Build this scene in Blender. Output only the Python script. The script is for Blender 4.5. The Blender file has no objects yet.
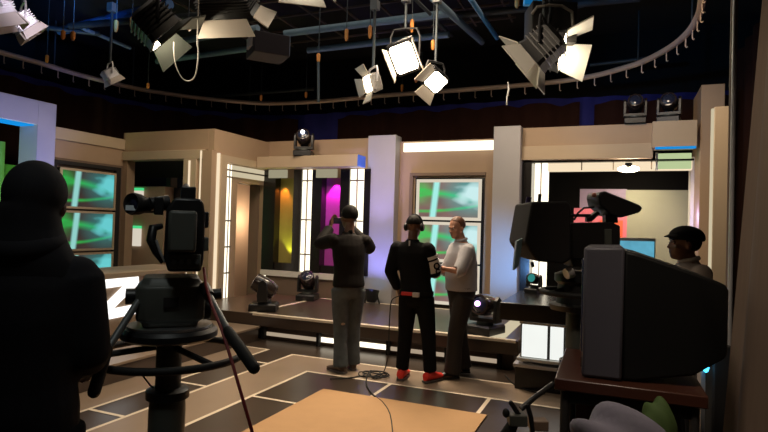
import bpy, bmesh, math, random
from mathutils import Vector, Matrix
random.seed(7)
SC = bpy.context.scene
COL = SC.collection
PI = math.pi
V = Vector

# ------------------------------------------------------------------ camera
FPX = 560.0
YAW, TILT, ROLL, CAMH = math.radians(22.8), math.radians(1.02), math.radians(1.7), 1.65
F0 = V((-math.sin(YAW), math.cos(YAW), 0)); R0 = V((math.cos(YAW), math.sin(YAW), 0)); ZZ = V((0, 0, 1))
FW = F0*math.cos(TILT) + ZZ*math.sin(TILT); U0 = ZZ*math.cos(TILT) - F0*math.sin(TILT)
RT = R0*math.cos(ROLL) + U0*math.sin(ROLL); UP = U0*math.cos(ROLL) - R0*math.sin(ROLL)
CP = V((0, 0, CAMH))
cam = bpy.data.cameras.new('camera'); cam.sensor_width = 36; cam.lens = FPX/768*36; cam.sensor_fit = 'HORIZONTAL'
cam.clip_start = 0.05; cam.clip_end = 100
co = bpy.data.objects.new('camera', cam); COL.objects.link(co)
M = Matrix((RT, UP, -FW)).transposed().to_4x4(); M.translation = CP
co.matrix_world = M
SC.camera = co

def on(x, y, ax, v):
    """the place seen at photo position (x, y) on the plane ax = v"""
    d = FW*FPX + RT*(x-384) + UP*(216-y); i = 'xyz'.index(ax)
    return CP + d*((v-CP[i])/d[i])
def dep(x, y, D):
    return CP + (FW*FPX + RT*(x-384) + UP*(216-y))*(D/FPX)
def cdir(r, u, f):
    return (R0*r + ZZ*u + F0*f).normalized()

# ------------------------------------------------------------------ materials
def _nt(name):
    m = bpy.data.materials.new(name); m.use_nodes = True
    nt = m.node_tree; nt.nodes.clear(); return m, nt
MATS = {}
def mat(name, col, rough=.6, metal=0., var=.12, scale=6., bump=0., bscale=60., stretch=None, coat=0., spec=.5, sheen=0.):
    m, nt = _nt(name); n = nt.nodes; L = nt.links
    out = n.new('ShaderNodeOutputMaterial'); b = n.new('ShaderNodeBsdfPrincipled'); L.new(b.outputs[0], out.inputs[0])
    tc = n.new('ShaderNodeTexCoord'); mp = n.new('ShaderNodeMapping'); L.new(tc.outputs['Object'], mp.inputs[0])
    if stretch: mp.inputs['Scale'].default_value = stretch
    nz = n.new('ShaderNodeTexNoise'); nz.inputs['Scale'].default_value = scale; nz.inputs['Detail'].default_value = 4
    L.new(mp.outputs[0], nz.inputs['Vector'])
    mx = n.new('ShaderNodeMix'); mx.data_type = 'RGBA'
    mx.inputs[6].default_value = (*[c*(1-var) for c in col], 1); mx.inputs[7].default_value = (*[min(1, c*(1+var)) for c in col], 1)
    L.new(nz.outputs['Fac'], mx.inputs[0]); L.new(mx.outputs[2], b.inputs['Base Color'])
    b.inputs['Roughness'].default_value = rough; b.inputs['Metallic'].default_value = metal
    b.inputs['Specular IOR Level'].default_value = spec
    if coat: b.inputs['Coat Weight'].default_value = coat
    if sheen: b.inputs['Sheen Weight'].default_value = sheen
    if bump:
        n2 = n.new('ShaderNodeTexNoise'); n2.inputs['Scale'].default_value = bscale; n2.inputs['Detail'].default_value = 3
        L.new(mp.outputs[0], n2.inputs['Vector'])
        bp = n.new('ShaderNodeBump'); bp.inputs['Strength'].default_value = bump; bp.inputs['Distance'].default_value = .01
        L.new(n2.outputs['Fac'], bp.inputs['Height']); L.new(bp.outputs[0], b.inputs['Normal'])
    MATS[name] = m; return m
def emit(name, col, strength, var=.08, scale=3.):
    m, nt = _nt(name); n = nt.nodes; L = nt.links
    out = n.new('ShaderNodeOutputMaterial'); e = n.new('ShaderNodeEmission'); L.new(e.outputs[0], out.inputs[0])
    tc = n.new('ShaderNodeTexCoord'); nz = n.new('ShaderNodeTexNoise'); nz.inputs['Scale'].default_value = scale
    L.new(tc.outputs['Object'], nz.inputs['Vector'])
    mx = n.new('ShaderNodeMix'); mx.data_type = 'RGBA'
    mx.inputs[6].default_value = (*[c*(1-var) for c in col], 1); mx.inputs[7].default_value = (*col, 1)
    L.new(nz.outputs['Fac'], mx.inputs[0]); L.new(mx.outputs[2], e.inputs['Color'])
    e.inputs['Strength'].default_value = strength
    MATS[name] = m; return m
class E_:
    """tiny node-expression helper"""
    def __init__(s, nt): s.nt = nt
    def m(s, op, a, b=0., c=0.):
        n = s.nt.nodes.new('ShaderNodeMath'); n.operation = op
        for i, x in enumerate((a, b, c)):
            if isinstance(x, (int, float)): n.inputs[i].default_value = x
            else: s.nt.links.new(x, n.inputs[i])
        return n.outputs[0]
    def bump(s, x, c, w):      # soft bump 1 at c, 0 at |x-c|>w
        d = s.m('DIVIDE', s.m('ABSOLUTE', s.m('SUBTRACT', x, c)), w)
        return s.m('POWER', s.m('MAXIMUM', s.m('SUBTRACT', 1., d), 0.), 1.3)
    def mixc(s, f, a, b):
        n = s.nt.nodes.new('ShaderNodeMix'); n.data_type = 'RGBA'; n.clamp_factor = True
        s.nt.links.new(f, n.inputs[0])
        for i, x in ((6, a), (7, b)):
            if isinstance(x, tuple): n.inputs[i].default_value = (*x, 1)
            else: s.nt.links.new(x, n.inputs[i])
        return n.outputs[2]
def screen_mat(name, strength, base=(.15, .085, .075), greenness=1., flare=(.70, 1.0, 1.0), hal=.75):
    """abstract green and cyan light streaks, drawn over the screen's own UV map"""
    m, nt = _nt(name); n = nt.nodes; L = nt.links; e = E_(nt)
    out = n.new('ShaderNodeOutputMaterial'); em = n.new('ShaderNodeEmission'); L.new(em.outputs[0], out.inputs[0])
    uv = n.new('ShaderNodeUVMap'); uv.uv_map = 'uv'; sp = n.new('ShaderNodeSeparateXYZ'); L.new(uv.outputs[0], sp.inputs[0])
    u, v = sp.outputs[0], sp.outputs[1]
    nz = n.new('ShaderNodeTexNoise'); nz.inputs['Scale'].default_value = 3.2; nz.inputs['Detail'].default_value = 1.5; L.new(uv.outputs[0], nz.inputs['Vector'])
    nf = nz.outputs['Fac']
    bg = e.mixc(nf, base, (base[0]*2.4, base[1]*2.6, base[2]*2.6))
    # green arcs sweeping from the left and closing at the right
    arc = e.m('MULTIPLY', e.m('MULTIPLY', u, u), .22)
    g1 = e.bump(v, e.m('SUBTRACT', .70, arc), .16); g2 = e.bump(v, e.m('ADD', .16, e.m('MULTIPLY', arc, .85)), .07)
    g3 = e.m('MULTIPLY', e.bump(u, 0.02, .35), e.bump(v, .75, .5))
    g = e.m('MINIMUM', e.m('ADD', e.m('ADD', g1, g2), e.m('MULTIPLY', g3, greenness)), 1.)
    g = e.m('MULTIPLY', g, e.m('ADD', .25, e.m('MULTIPLY', nf, 1.3)))
    c1 = e.mixc(e.m('MULTIPLY', g, .95), bg, (.05, .70, .12))
    # pale flare at the upper right
    du = e.m('SUBTRACT', u, .92); dv = e.m('SUBTRACT', v, .68)
    r = e.m('SQRT', e.m('ADD', e.m('MULTIPLY', du, du), e.m('MULTIPLY', e.m('MULTIPLY', dv, dv), .55)))
    fl = e.m('MAXIMUM', e.m('SUBTRACT', 1., e.m('DIVIDE', r, e.m('ADD', .02, e.m('MULTIPLY', nf, .60)))), 0.)
    halo = e.m('MAXIMUM', e.m('SUBTRACT', 1., e.m('DIVIDE', r, .62)), 0.)
    c1 = e.mixc(e.m('MULTIPLY', halo, hal), c1, (.05, .62, .60))
    c2 = e.mixc(e.m('MULTIPLY', fl, 1.7), c1, flare)
    # cyan vertical bar, slightly tilted
    bar = e.bump(e.m('SUBTRACT', u, e.m('MULTIPLY', v, .06)), .24, .075)
    c3 = e.mixc(e.m('MULTIPLY', bar, 2.0), c2, (.45, 1.0, .92))
    L.new(c3, em.inputs['Color']); em.inputs['Strength'].default_value = strength
    MATS[name] = m; return m

TAN = mat('painted_tan', (.41, .285, .185), .55, var=.05, bump=.05)
TAN_L = mat('painted_cream', (.50, .385, .265), .5, var=.04)
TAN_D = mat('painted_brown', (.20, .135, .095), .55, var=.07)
PALE = mat('painted_pale_grey', (.43, .415, .43), .5, var=.04)
WHITE = mat('white_gloss', (.80, .77, .70), .35, var=.03)
BLACK = mat('black_gloss', (.012, .010, .009), .25, var=.2)
BLACKM = mat('black_matt', (.014, .012, .011), .75, var=.25)
DARKBR = mat('dark_brown_gloss', (.075, .050, .036), .28, var=.2, scale=3)
FL_DARK = mat('dark_floor_vinyl', (.05, .034, .024), .32, var=.18, scale=4)
FL_TAN = mat('tan_floor_vinyl', (.30, .22, .155), .36, var=.08, scale=3)
FL_LINE = mat('floor_line_cream', (.85, .72, .55), .4, var=.05)
CARPET = mat('orange_tan_board', (.52, .30, .135), .75, var=.06, scale=8, bump=.2, bscale=200)
CEIL = mat('ceiling_black', (.012, .012, .014), .9, var=.2)
WALLB = mat('studio_wall_black', (.006, .005, .005), .9, var=.2)
DRAPE_K = mat('black_drape', (.024, .009, .006), .9, var=.15, spec=.1)
DRAPE_B = mat('blue_drape', (.010, .012, .15), .85, var=.15)
DRAPE_T = mat('brown_curtain', (.150, .105, .078), .85, var=.14, scale=3, stretch=(30, 30, .6), bump=.1)
PLASTIC = mat('black_plastic', (.012, .012, .013), .42, var=.25)
PLASTIC_G = mat('dark_grey_plastic', (.085, .092, .080), .5, var=.15)
PLASTIC_B = mat('slate_blue_plastic', (.055, .052, .066), .55, var=.08)
RUBBER = mat('black_rubber', (.010, .010, .010), .7, var=.2)
STEEL = mat('brushed_steel', (.50, .50, .50), .35, .9, var=.15, stretch=(1, 1, 20))
ALU = mat('lamp_aluminium', (.62, .60, .60), .42, .55, var=.15)
FLAPG = mat('grey_barn_door', (.46, .40, .34), .55, var=.08)
PIPE = mat('grey_blue_pipe', (.16, .25, .32), .45, .3, var=.15)
PIPE_D = mat('dark_pipe', (.045, .055, .06), .5, .4, var=.2)
RAILM = mat('bronze_rail', (.62, .46, .36), .5, .15, var=.15)
ORANGE = mat('orange_strap', (.62, .22, .04), .6, var=.15)
CHERRY = mat('cherry_wood', (.05, .016, .009), .35, var=.25, scale=3, stretch=(1, 12, 12))
REDC = mat('red_cable', (.26, .02, .02), .5, var=.1)
GLASSB = mat('dark_lens_glass', (.02, .025, .05), .06, var=.1, coat=1.)
LILAC = mat('lilac_cloth', (.17, .16, .21), .85, var=.1, bump=.25, bscale=25)
GREENC = mat('green_cloth', (.05, .09, .02), .8, var=.15)
SKIN = mat('fair_skin', (.50, .25, .16), .5, var=.07)
SKIN_D = mat('dark_skin', (.155, .070, .040), .45, var=.1)
HAIR_D = mat('black_hair', (.010, .008, .007), .75, spec=.2, var=.3, scale=40)
HAIR_R = mat('auburn_hair', (.12, .045, .020), .6, var=.25, scale=40)
JACKET = mat('charcoal_jacket', (.0085, .0060, .0045), .75, spec=.2, var=.25, bump=.3, bscale=14)
JEANS = mat('faded_denim', (.085, .098, .105), .8, var=.6, scale=11, bump=.4, bscale=16)
DENIM_T = mat('worn_denim_patch', (.55, .40, .30), .85, var=.3)
BLKCLOTH = mat('black_cotton', (.0055, .005, .0055), .85, spec=.15, var=.25, bump=.2, bscale=14)
NAVY = mat('black_navy_fleece', (.006, .006, .010), .9, var=.3, bump=.25, bscale=10)
TROUS = mat('dark_brown_trousers', (.026, .019, .016), .7, var=.25, bump=.25, bscale=10)
SHIRT = mat('pale_blue_shirt', (.56, .54, .56), .75, var=.06, bump=.45, bscale=12)
WHITEC = mat('white_print', (.75, .72, .70), .7, var=.05)
REDS = mat('red_canvas', (.80, .035, .02), .6, var=.1)
REDP = mat('red_pouch', (.55, .03, .03), .6, var=.1)
SHOE_B = mat('brown_leather', (.075, .045, .032), .45, var=.2)
SHOE_K = mat('black_leather', (.010, .009, .009), .3, var=.2)
SOLE = mat('grey_sole', (.12, .10, .10), .7, var=.15)
GREENP = mat('green_painted_panel', (.06, .36, .03), .6, var=.06)
OLIVEP = mat('olive_cream_panel', (.33, .32, .21), .6, var=.05)
LAVP = mat('lavender_panel', (.30, .22, .30), .6, var=.05)
PINKP = mat('pink_panel', (.72, .17, .22), .6, var=.05)
REDOP = mat('orange_red_panel', (.85, .13, .05), .6, var=.05)
PEACHP = mat('peach_panel', (.72, .50, .34), .6, var=.04)

LED_W = emit('warm_white_light_panel', (1.0, .90, .70), 1.9)
LED_C = emit('cool_white_light_panel', (.95, .97, .92), 1.0)
LED_D = emit('dim_warm_light_panel', (1.0, .86, .58), .62)
LED_H = emit('beige_header_light', (.80, .72, .48), .42)
BEZEL_GLOW = emit('cream_bezel_glow', (1.0, .88, .70), .72)  # bezel brightness built in as low emission
LED_E = emit('soft_tan_light_strip', (1.0, .78, .55), .42)
LED_T = emit('warm_light_strip', (1.0, .80, .55), 1.0)
LED_K = emit('white_letter_light', (1.0, .98, .95), 1.5)
LED_CY = emit('cyan_led_strip', (.01, .36, 1.0), .8)
VELVET = mat('black_velvet', (.004, .0035, .003), .95, spec=.05)
LED_BL = emit('blue_led', (.05, .55, 1.0), 5.)
LED_G = emit('green_led_strip', (.10, 1.0, .35), .7)
LAMP_ON = emit('lamp_glow', (1.0, .86, .62), 24.)
LAMP_SOFT = emit('softlight_glow', (1.0, .88, .68), 7.)
LENS_P = emit('purple_lens_glow', (.80, .45, 1.0), 5.)
LENS_W = emit('white_lens_glow', (.95, .95, 1.0), 8.)
LENS_T = emit('teal_lens_glow', (.10, .75, .70), .3)
SCR = screen_mat('green_streak_screen', .85)
SCR_L = screen_mat('green_streak_screen_dim', .62, base=(.045, .028, .024), flare=(.22, .95, .98), hal=.55)
SCR_B = emit('blue_sky_screen', (.18, .62, .85), .8, var=.5, scale=9)

# ------------------------------------------------------------------ mesh builder
class MB:
    def __init__(s): s.v = []; s.f = []; s.mi = []; s.uv = {}
    def add(s, vs, fs, m=0):
        o = len(s.v); s.v += [V(p) for p in vs]
        for f in fs: s.f.append([o+i for i in f]); s.mi.append(m)
        return s
    def box(s, x0, x1, y0, y1, z0, z1, m=0):
        vs = [(x, y, z) for z in (z0, z1) for y in (y0, y1) for x in (x0, x1)]
        return s.add(vs, [(0, 2, 3, 1), (4, 5, 7, 6), (0, 1, 5, 4), (1, 3, 7, 5), (3, 2, 6, 7), (2, 0, 4, 6)], m)
    def obox(s, c, ax, ay, az, hx, hy, hz, m=0):
        c = V(c); vs = [c + ax*(hx*i) + ay*(hy*j) + az*(hz*k) for k in (-1, 1) for j in (-1, 1) for i in (-1, 1)]
        return s.add(vs, [(0, 2, 3, 1), (4, 5, 7, 6), (0, 1, 5, 4), (1, 3, 7, 5), (3, 2, 6, 7), (2, 0, 4, 6)], m)
    def loft(s, rings, m=0, cap=True, closed=True):
        o = len(s.v); k = len(rings[0])
        for r in rings: s.v += [V(p) for p in r]
        for i in range(len(rings)-1):
            for j in range(k if closed else k-1):
                a = o+i*k+j; b = o+i*k+(j+1) % k
                s.f.append([a, b, b+k, a+k]); s.mi.append(m)
        if cap:
            s.f.append([o+j for j in range(k)][::-1]); s.mi.append(m)
            s.f.append([o+(len(rings)-1)*k+j for j in range(k)]); s.mi.append(m)
        return s
    def tube(s, pts, r, n=10, m=0, cap=True, flat=None, roundcap=False):
        pts = [V(p) for p in pts]; R = list(r) if hasattr(r, '__len__') else [r]*len(pts)
        if roundcap:
            d0 = (pts[0]-pts[1]).normalized(); d1 = (pts[-1]-pts[-2]).normalized()
            pre = [(pts[0]+d0*R[0]*math.sin(a), max(R[0]*math.cos(a), R[0]*.05)) for a in (1.5, 1.1, .6)]
            post = [(pts[-1]+d1*R[-1]*math.sin(a), max(R[-1]*math.cos(a), R[-1]*.05)) for a in (.6, 1.1, 1.5)]
            pts = [p for p, _ in pre]+pts+[p for p, _ in post]; R = [q for _, q in pre]+R+[q for _, q in post]
        rings = []; prev = None
        for i, p in enumerate(pts):
            t = (pts[min(i+1, len(pts)-1)]-pts[max(i-1, 0)]).normalized()
            if prev is None:
                h = V((0, 0, 1)) if abs(t.z) < .9 else V((0, 1, 0)); a = t.cross(h).normalized()
            else:
                a = (prev - t*prev.dot(t)); a = a.normalized() if a.length > 1e-6 else t.orthogonal().normalized()
            prev = a; b = t.cross(a)
            rings.append([p + a*(R[i]*math.cos(2*PI*j/n)) + b*(R[i]*math.sin(2*PI*j/n)) for j in range(n)])
        return s.loft(rings, m, cap)
    def cyl(s, p0, p1, r0, r1=None, n=20, m=0):
        return s.tube([p0, p1], [r0, r0 if r1 is None else r1], n, m)
    def lathe(s, c, axis, prof, n=24, m=0):
        c = V(c); t = V(axis).normalized(); a = t.orthogonal().normalized(); b = t.cross(a)
        return s.loft([[c + t*h + a*(r*math.cos(2*PI*j/n)) + b*(r*math.sin(2*PI*j/n)) for j in range(n)] for r, h in prof], m)
    def ell(s, c, rx, ry, rz, n=18, k=12, rot=None, m=0):
        c = V(c); rings = []
        for i in range(k+1):
            th = .04 + (PI-.08)*i/k; ring = []
            for j in range(n):
                p = V((rx*math.sin(th)*math.cos(2*PI*j/n), ry*math.sin(th)*math.sin(2*PI*j/n), -rz*math.cos(th)))
                ring.append(c + (rot @ p if rot else p))
            rings.append(ring)
        return s.loft(rings, m)
    def torus(s, c, axis, R, r, n=40, k=10, m=0, a0=0, a1=2*PI):
        c = V(c); t = V(axis).normalized(); a = t.orthogonal().normalized(); b = t.cross(a); o = len(s.v)
        full = abs(a1-a0-2*PI) < 1e-6; N = n if full else n+1
        for i in range(N):
            th = a0+(a1-a0)*i/n; d = a*math.cos(th)+b*math.sin(th)
            for j in range(k): s.v.append(c + d*(R+r*math.cos(2*PI*j/k)) + t*(r*math.sin(2*PI*j/k)))
        for i in range(n):
            for j in range(k):
                i2 = (i+1) % N
                s.f.append([o+i*k+j, o+i2*k+j, o+i2*k+(j+1) % k, o+i*k+(j+1) % k]); s.mi.append(m)
        return s
    def prism(s, poly, ax, ay, az, c, d, m=0):
        """polygon in the ax/ay plane extruded by d along az"""
        c = V(c); n = len(poly)
        vs = [c+ax*p[0]+ay*p[1] for p in poly]+[c+ax*p[0]+ay*p[1]+az*d for p in poly]
        fs = [list(range(n))[::-1], [n+i for i in range(n)]]+[(i, (i+1) % n, n+(i+1) % n, n+i) for i in range(n)]
        return s.add(vs, fs, m)
    def quad(s, a, b, c, d, m=0, uv=True):
        s.add([a, b, c, d], [(0, 1, 2, 3)], m); s.uv[len(s.f)-1] = [(0, 0), (1, 0), (1, 1), (0, 1)]; return s
    def mesh(s, name, mats):
        me = bpy.data.meshes.new(name); me.from_pydata([tuple(p) for p in s.v], [], s.f)
        for m in (mats if isinstance(mats, (list, tuple)) else [mats]): me.materials.append(m)
        me.polygons.foreach_set('material_index', s.mi)
        if s.uv:
            l = me.uv_layers.new(name='uv')
            for pi, uvs in s.uv.items():
                for li, q in zip(me.polygons[pi].loop_indices, uvs): l.data[li].uv = q
        return me
    def build(s, name, mats, parent=None, bevel=0., smooth=True, fix=True):
        if parent is not None:
            inv = ROOTM.get(parent.name)
            if inv is not None: s.v = [inv @ p for p in s.v]
        me = s.mesh(name, mats)
        if fix and not s.uv:
            bm = bmesh.new(); bm.from_mesh(me); bmesh.ops.recalc_face_normals(bm, faces=bm.faces); bm.to_mesh(me); bm.free()
        if smooth:
            me.polygons.foreach_set('use_smooth', [True]*len(me.polygons)); me.set_sharp_from_angle(angle=math.radians(38))
        o = bpy.data.objects.new(name, me); COL.objects.link(o)
        if parent is not None:
            o.parent = parent
            if parent.name in ROOTM: ROOTM[o.name] = ROOTM[parent.name]
        if bevel:
            b = o.modifiers.new('bevel', 'BEVEL'); b.width = bevel; b.segments = 2; b.limit_method = 'ANGLE'
        return o
ROOTM = {}      # root name -> world-to-local matrix; shapes are given in world coordinates
def thing(name, label, cat, loc=(0, 0, 0), group=None, rz=0.):
    o = bpy.data.objects.new(name, None); COL.objects.link(o); o.empty_display_size = .1
    o.location = loc; o.rotation_euler = (0, 0, rz); o['label'] = label; o['category'] = cat
    if group: o['group'] = group
    ROOTM[o.name] = (Matrix.Translation(V(loc)) @ Matrix.Rotation(rz, 4, 'Z')).inverted(); return o
def tag(o, label, cat, group=None):
    o['label'] = label; o['category'] = cat
    if group: o['group'] = group
    return o
def struct(o): o['kind'] = 'structure'; return o
def dup(root, loc, label, rz=None, group=None):
    r = root.copy(); COL.objects.link(r); r.location = loc; r['label'] = label
    if rz is not None: r.rotation_euler = (0, 0, rz)
    if group: r['group'] = group
    for ch in list(root.children):
        c = ch.copy(); COL.objects.link(c); c.parent = r
        for g in list(ch.children):
            d = g.copy(); COL.objects.link(d); d.parent = c
    return r
def B(*a): return MB().box(*a)
X_, Y_, Z_ = V((1, 0, 0)), V((0, 1, 0)), V((0, 0, 1))

# ------------------------------------------------------------------ lights
def light(name, kind, loc, energy, col, aim=None, size=.2, angle=60, blend=.4, sy=None):
    l = bpy.data.lights.new(name, kind); l.energy = energy; l.color = col
    if kind == 'SPOT': l.spot_size = math.radians(angle); l.spot_blend = blend; l.shadow_soft_size = size
    elif kind == 'AREA':
        l.size = size
        if sy: l.shape = 'RECTANGLE'; l.size_y = sy
    else: l.shadow_soft_size = size
    o = bpy.data.objects.new(name, l); COL.objects.link(o); o.location = loc
    if aim is not None:
        o.rotation_euler = (V(aim)-V(loc)).to_track_quat('-Z', 'Y').to_euler()
    return o
WARM = (1., .80, .58)
# ================================================================== ROOM SHELL
fm = MB().box(-11, 3.2, -2, 11.5, -.2, 0, 0)
def fr(x0, x1, y0, y1, z, m):  fm.add([(x0, y0, z), (x1, y0, z), (x1, y1, z), (x0, y1, z)], [(0, 1, 2, 3)], m)
XA1, XA2, XA3, YB1, YB2 = -3.18, -3.75, -4.17, 6.09, 5.48
fr(XA2, XA1, -1, YB1, .0015, 1); fr(XA1, 1.5, YB2, YB1, .0015, 1); fr(-4.62, XA3, -1, 6.17, .0015, 1)
w = .019
def lnx(x, y0, y1): fr(x-w, x+w, y0, y1, .003, 2)
def lny(y, x0, x1): fr(x0, x1, y-w, y+w, .0032, 2)
lnx(XA1, -1, YB2); lnx(XA2, -1, YB1); lnx(XA3, -1, 6.17)
lny(YB1, XA2-w, 1.5); lny(YB2, XA1-w, 1.5); lny(6.17, -4.62, XA3+w)
for y in (2.47, 3.5, 4.5, 5.56): lny(y, XA3, XA2)
for y in (2.4, 3.43, 4.46): lny(y, XA1, -2.6)
for x in (-2.17, -1.13, -.1): lnx(x, 4.8, YB2)
struct(fm.build('floor', [FL_DARK, FL_TAN, FL_LINE], smooth=False, fix=False))
struct(B(-11, 3.2, -2, 11.5, 5.4, 5.6).build('ceiling', CEIL))
struct(B(-11, 3.2, 11.3, 11.5, 0, 5.4).build('wall_back', WALLB))
struct(B(-11.2, -11, -2, 11.5, 0, 5.4).build('wall_left', WALLB))
struct(B(3.2, 3.4, -2, 11.5, 0, 5.4).build('wall_right', WALLB))
struct(B(-11, 3.2, -2.2, -2, 0, 5.4).build('wall_front', WALLB))

# ================================================================== FLOOR PIECES
tag(B(-2.68, -1.04, 2.2, 4.95, 0.004, .016).build('floor_board', CARPET, bevel=.003), 'orange tan flat board lying on the dark floor in the foreground', 'floor mat')

# stage platform
st = thing('stage_platform', 'low dark brown stage with cream edge lines and light strip under its lip', 'stage', (-3.6, 7.7, 0))
B(-6.05, -1.05, 6.62, 8.66, .19, .36).build('deck', DARKBR, st, bevel=.008)
B(-6.05, -1.12, 6.74, 8.6, 0, .19).build('base', DARKBR, st)
for x0, x1 in ((-4.58, -3.74), (-3.70, -2.72), (-2.68, -1.95), (-1.9, -1.3)):
    B(x0, x1, 6.725, 6.74, .05, .115 if x0 == -3.7 else .10).build('light_strip', LED_W if x0 == -3.7 else LED_E, st)
for x in (-4.6, -3.72, -2.70, -1.925, -1.28):
    B(x-.02, x+.02, 6.66, 6.735, 0, .19).build('support_post', BLACKM, st)
tr = MB().box(-4.75, -1.08, 6.612, 6.69, .3605, .366).box(-4.75, -1.08, 6.611, 6.619, .335, .3605).box(-4.83, -4.76, 6.635, 8.5, .3605, .364).box(-4.75, -1.5, 8.56, 8.62, .3605, .364)
tr.build('edge_trim', FL_LINE, st, smooth=False)
B(-1.40, -1.22, 6.66, 8.3, .3605, .366).build('side_light', LED_D, st)

# riser with desk
rs = thing('desk_riser', 'tan low riser step beneath the news desk at left', 'riser', (-5.6, 4.6, 0))
B(-7.1, -4.62, 2.4, 6.58, .0, .17).build('riser_base', DARKBR, rs)
B(-7.1, -4.60, 2.4, 6.6, .17, .2).build('riser_top', FL_TAN, rs, bevel=.005)

dk = thing('news_desk', 'tan news desk with glowing white letter on its front, standing behind dark hooded person', 'desk', (-5.8, 5.0, .2))
XD = -5.55
B(-6.15, XD, 3.4, 6.15, .2, .93).build('front_panel', TAN, dk, bevel=.01)
B(-6.22, XD+.05, 3.33, 6.22, .93, 1.0).build('counter_top', TAN_L, dk, bevel=.012)
pl = lambda x, y: (on(x, y, 'x', XD).y, on(x, y, 'x', XD).z)
zpoly = [pl(*q) for q in ((96, 281), (98.3, 279.4), (136.8, 276.2), (137.3, 283.5), (111.5, 308.6), (137, 303.8), (136.2, 313.2), (100, 320.6), (98.2, 319.5), (98.6, 309.5), (123, 285.6), (97, 289.3))]
MB().prism(zpoly, Y_, Z_, X_, (XD+.001, 0, 0), .03).build('letter', LED_K, dk)
B(XD+.001, XD+.012, 3.45, 6.1, .2, .26).build('kick_plate', TAN_D, dk)

# ================================================================== SET WALLS, LEFT
# blue-lit portal at far left  (plane X = -7.14)
lp = thing('portal_wall', 'lilac blue lit scenery portal at the far left edge', 'set wall', (-7.14, 4.6, 0))
m = MB().box(-7.5, -7.14, 5.04, 5.30, 0, 3.18).box(-7.5, -7.14, 3.2, 5.04, 2.86, 3.18).box(-7.5, -7.14, 2.9, 3.3, 0, 3.18)
m.build('portal_frame', PALE, lp, bevel=.006)
B(-7.46, -7.20, 3.3, 5.03, 2.845, 2.86).build('cyan_led_strip', LED_CY, lp)
gp = thing('backdrop_flat', 'green and pale green backdrop boards inside the blue lilac portal', 'panel', (-8.35, 4.6, 0))
gA, gB = on(22, 166, 'x', -8.3), on(4.5, 142, 'x', -8.3)
B(-8.4, -8.3, 3.6, gA.y, .2, gA.z).build('green_field', GREENP, gp)
B(-8.3, -8.28, 3.6, gB.y, .2, gB.z).build('pale_field', mat('pale_green_paint', (.16, .55, .12), .6), gp)
light('portal_lamp', 'SPOT', (-7.75, 4.3, .5), 110, (.75, 1., .5), (-8.35, 4.7, 2.2), .05, 90)

# monitor wall left (plane X = -8.13, faces +X)
mw = thing('monitor_wall', 'brown set wall carrying three stacked green screens beside lilac portal', 'set wall', (-8.13, 6.5, 0))
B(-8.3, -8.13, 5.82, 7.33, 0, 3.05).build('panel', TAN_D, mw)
B(-8.13, -8.09, 5.82, 7.33, 2.86, 3.04).build('top_band', TAN_L, mw)
B(-8.13, -8.12, 5.82, 7.33, 2.57, 2.86).build('upper_panel', TAN, mw)
m = MB().box(-8.13, -8.06, 5.83, 7.24, 2.47, 2.53).box(-8.13, -8.06, 7.14, 7.24, .3, 2.47).box(-8.13, -8.06, 5.83, 6.03, .3, 2.47)
m.build('recess_frame', BLACKM, mw)
def screen_x(y0, y1, z0, z1, label):
    t = thing('display_screen', label, 'screen', (-8.12, (y0+y1)/2, z0), 'stacked screens on left monitor wall')
    x = -8.05
    MB().box(-8.12, x, y0, y1, z0, z1).build('casing', BLACK, t)
    b = .035
    m = MB().box(x, x+.02, y0, y1, z1-b, z1).box(x, x+.02, y0, y1, z0, z0+b).box(x, x+.02, y0, y0+b, z0+b, z1-b).box(x, x+.02, y1-b, y1, z0+b, z1-b)
    m.build('bezel', TAN_L, t)
    MB().quad((x+.004, y0+b, z0+b), (x+.004, y1-b, z0+b), (x+.004, y1-b, z1-b), (x+.004, y0+b, z1-b)).build('screen_panel', SCR_L, t, smooth=False)
screen_x(6.07, 7.12, 1.78, 2.42, 'green streaked screen on left monitor wall, topmost of three')
screen_x(6.07, 7.12, 1.10, 1.75, 'green streaked screen on left monitor wall, middle of three')
screen_x(6.07, 7.12, .42, 1.07, 'green streaked screen on left monitor wall, lowest, half hidden by desk')

# wall facing camera with dark opening (plane Y = 7.33)
fw = thing('opening_wall', 'tan set wall with dark rectangular opening behind the studio camera', 'set wall', (-7.1, 7.4, 0))
m = MB().box(-8.13, -6.252, 7.33, 7.5, 2.82, 3.16).box(-8.13, -8.02, 7.33, 7.5, 0, 2.67).box(-6.72, -6.31, 7.33, 7.5, 0, 2.67)
m.build('panel', TAN, fw)
m = MB().box(-8.13, -6.31, 7.29, 7.5, 2.67, 2.82).box(-6.72, -6.45, 7.29, 7.34, 0, 2.67)
m.build('portal_trim', TAN_L, fw, bevel=.006)
B(-6.60, -6.57, 7.275, 7.29, .36, 2.64).build('light_strip', LED_T, fw)
B(-6.365, -6.338, 7.28, 7.289, .36, 2.80).build('light_strip', LED_T, fw)
B(-6.30, -6.115, 7.27, 7.36, 0, 2.80).build('corner_post', TAN, fw)
lb = thing('lounge_backdrop', 'dark backroom wall with tan block and dark glass seen through the left opening', 'set wall', (-7.9, 7.9, 0))
B(-8.62, -7.15, 7.98, 8.06, 0, 3.0).build('panel', BLACKM, lb)
B(-8.5, -7.52, 7.72, 7.97, 0, 2.24).build('tan_block', TAN, lb)
B(-8.2, -7.2, 7.94, 7.979, 1.5, 2.42).build('dark_glass', GLASSB, lb)
LED_S = emit('pale_box_light', (1.0, .90, .74), .7)
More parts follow.
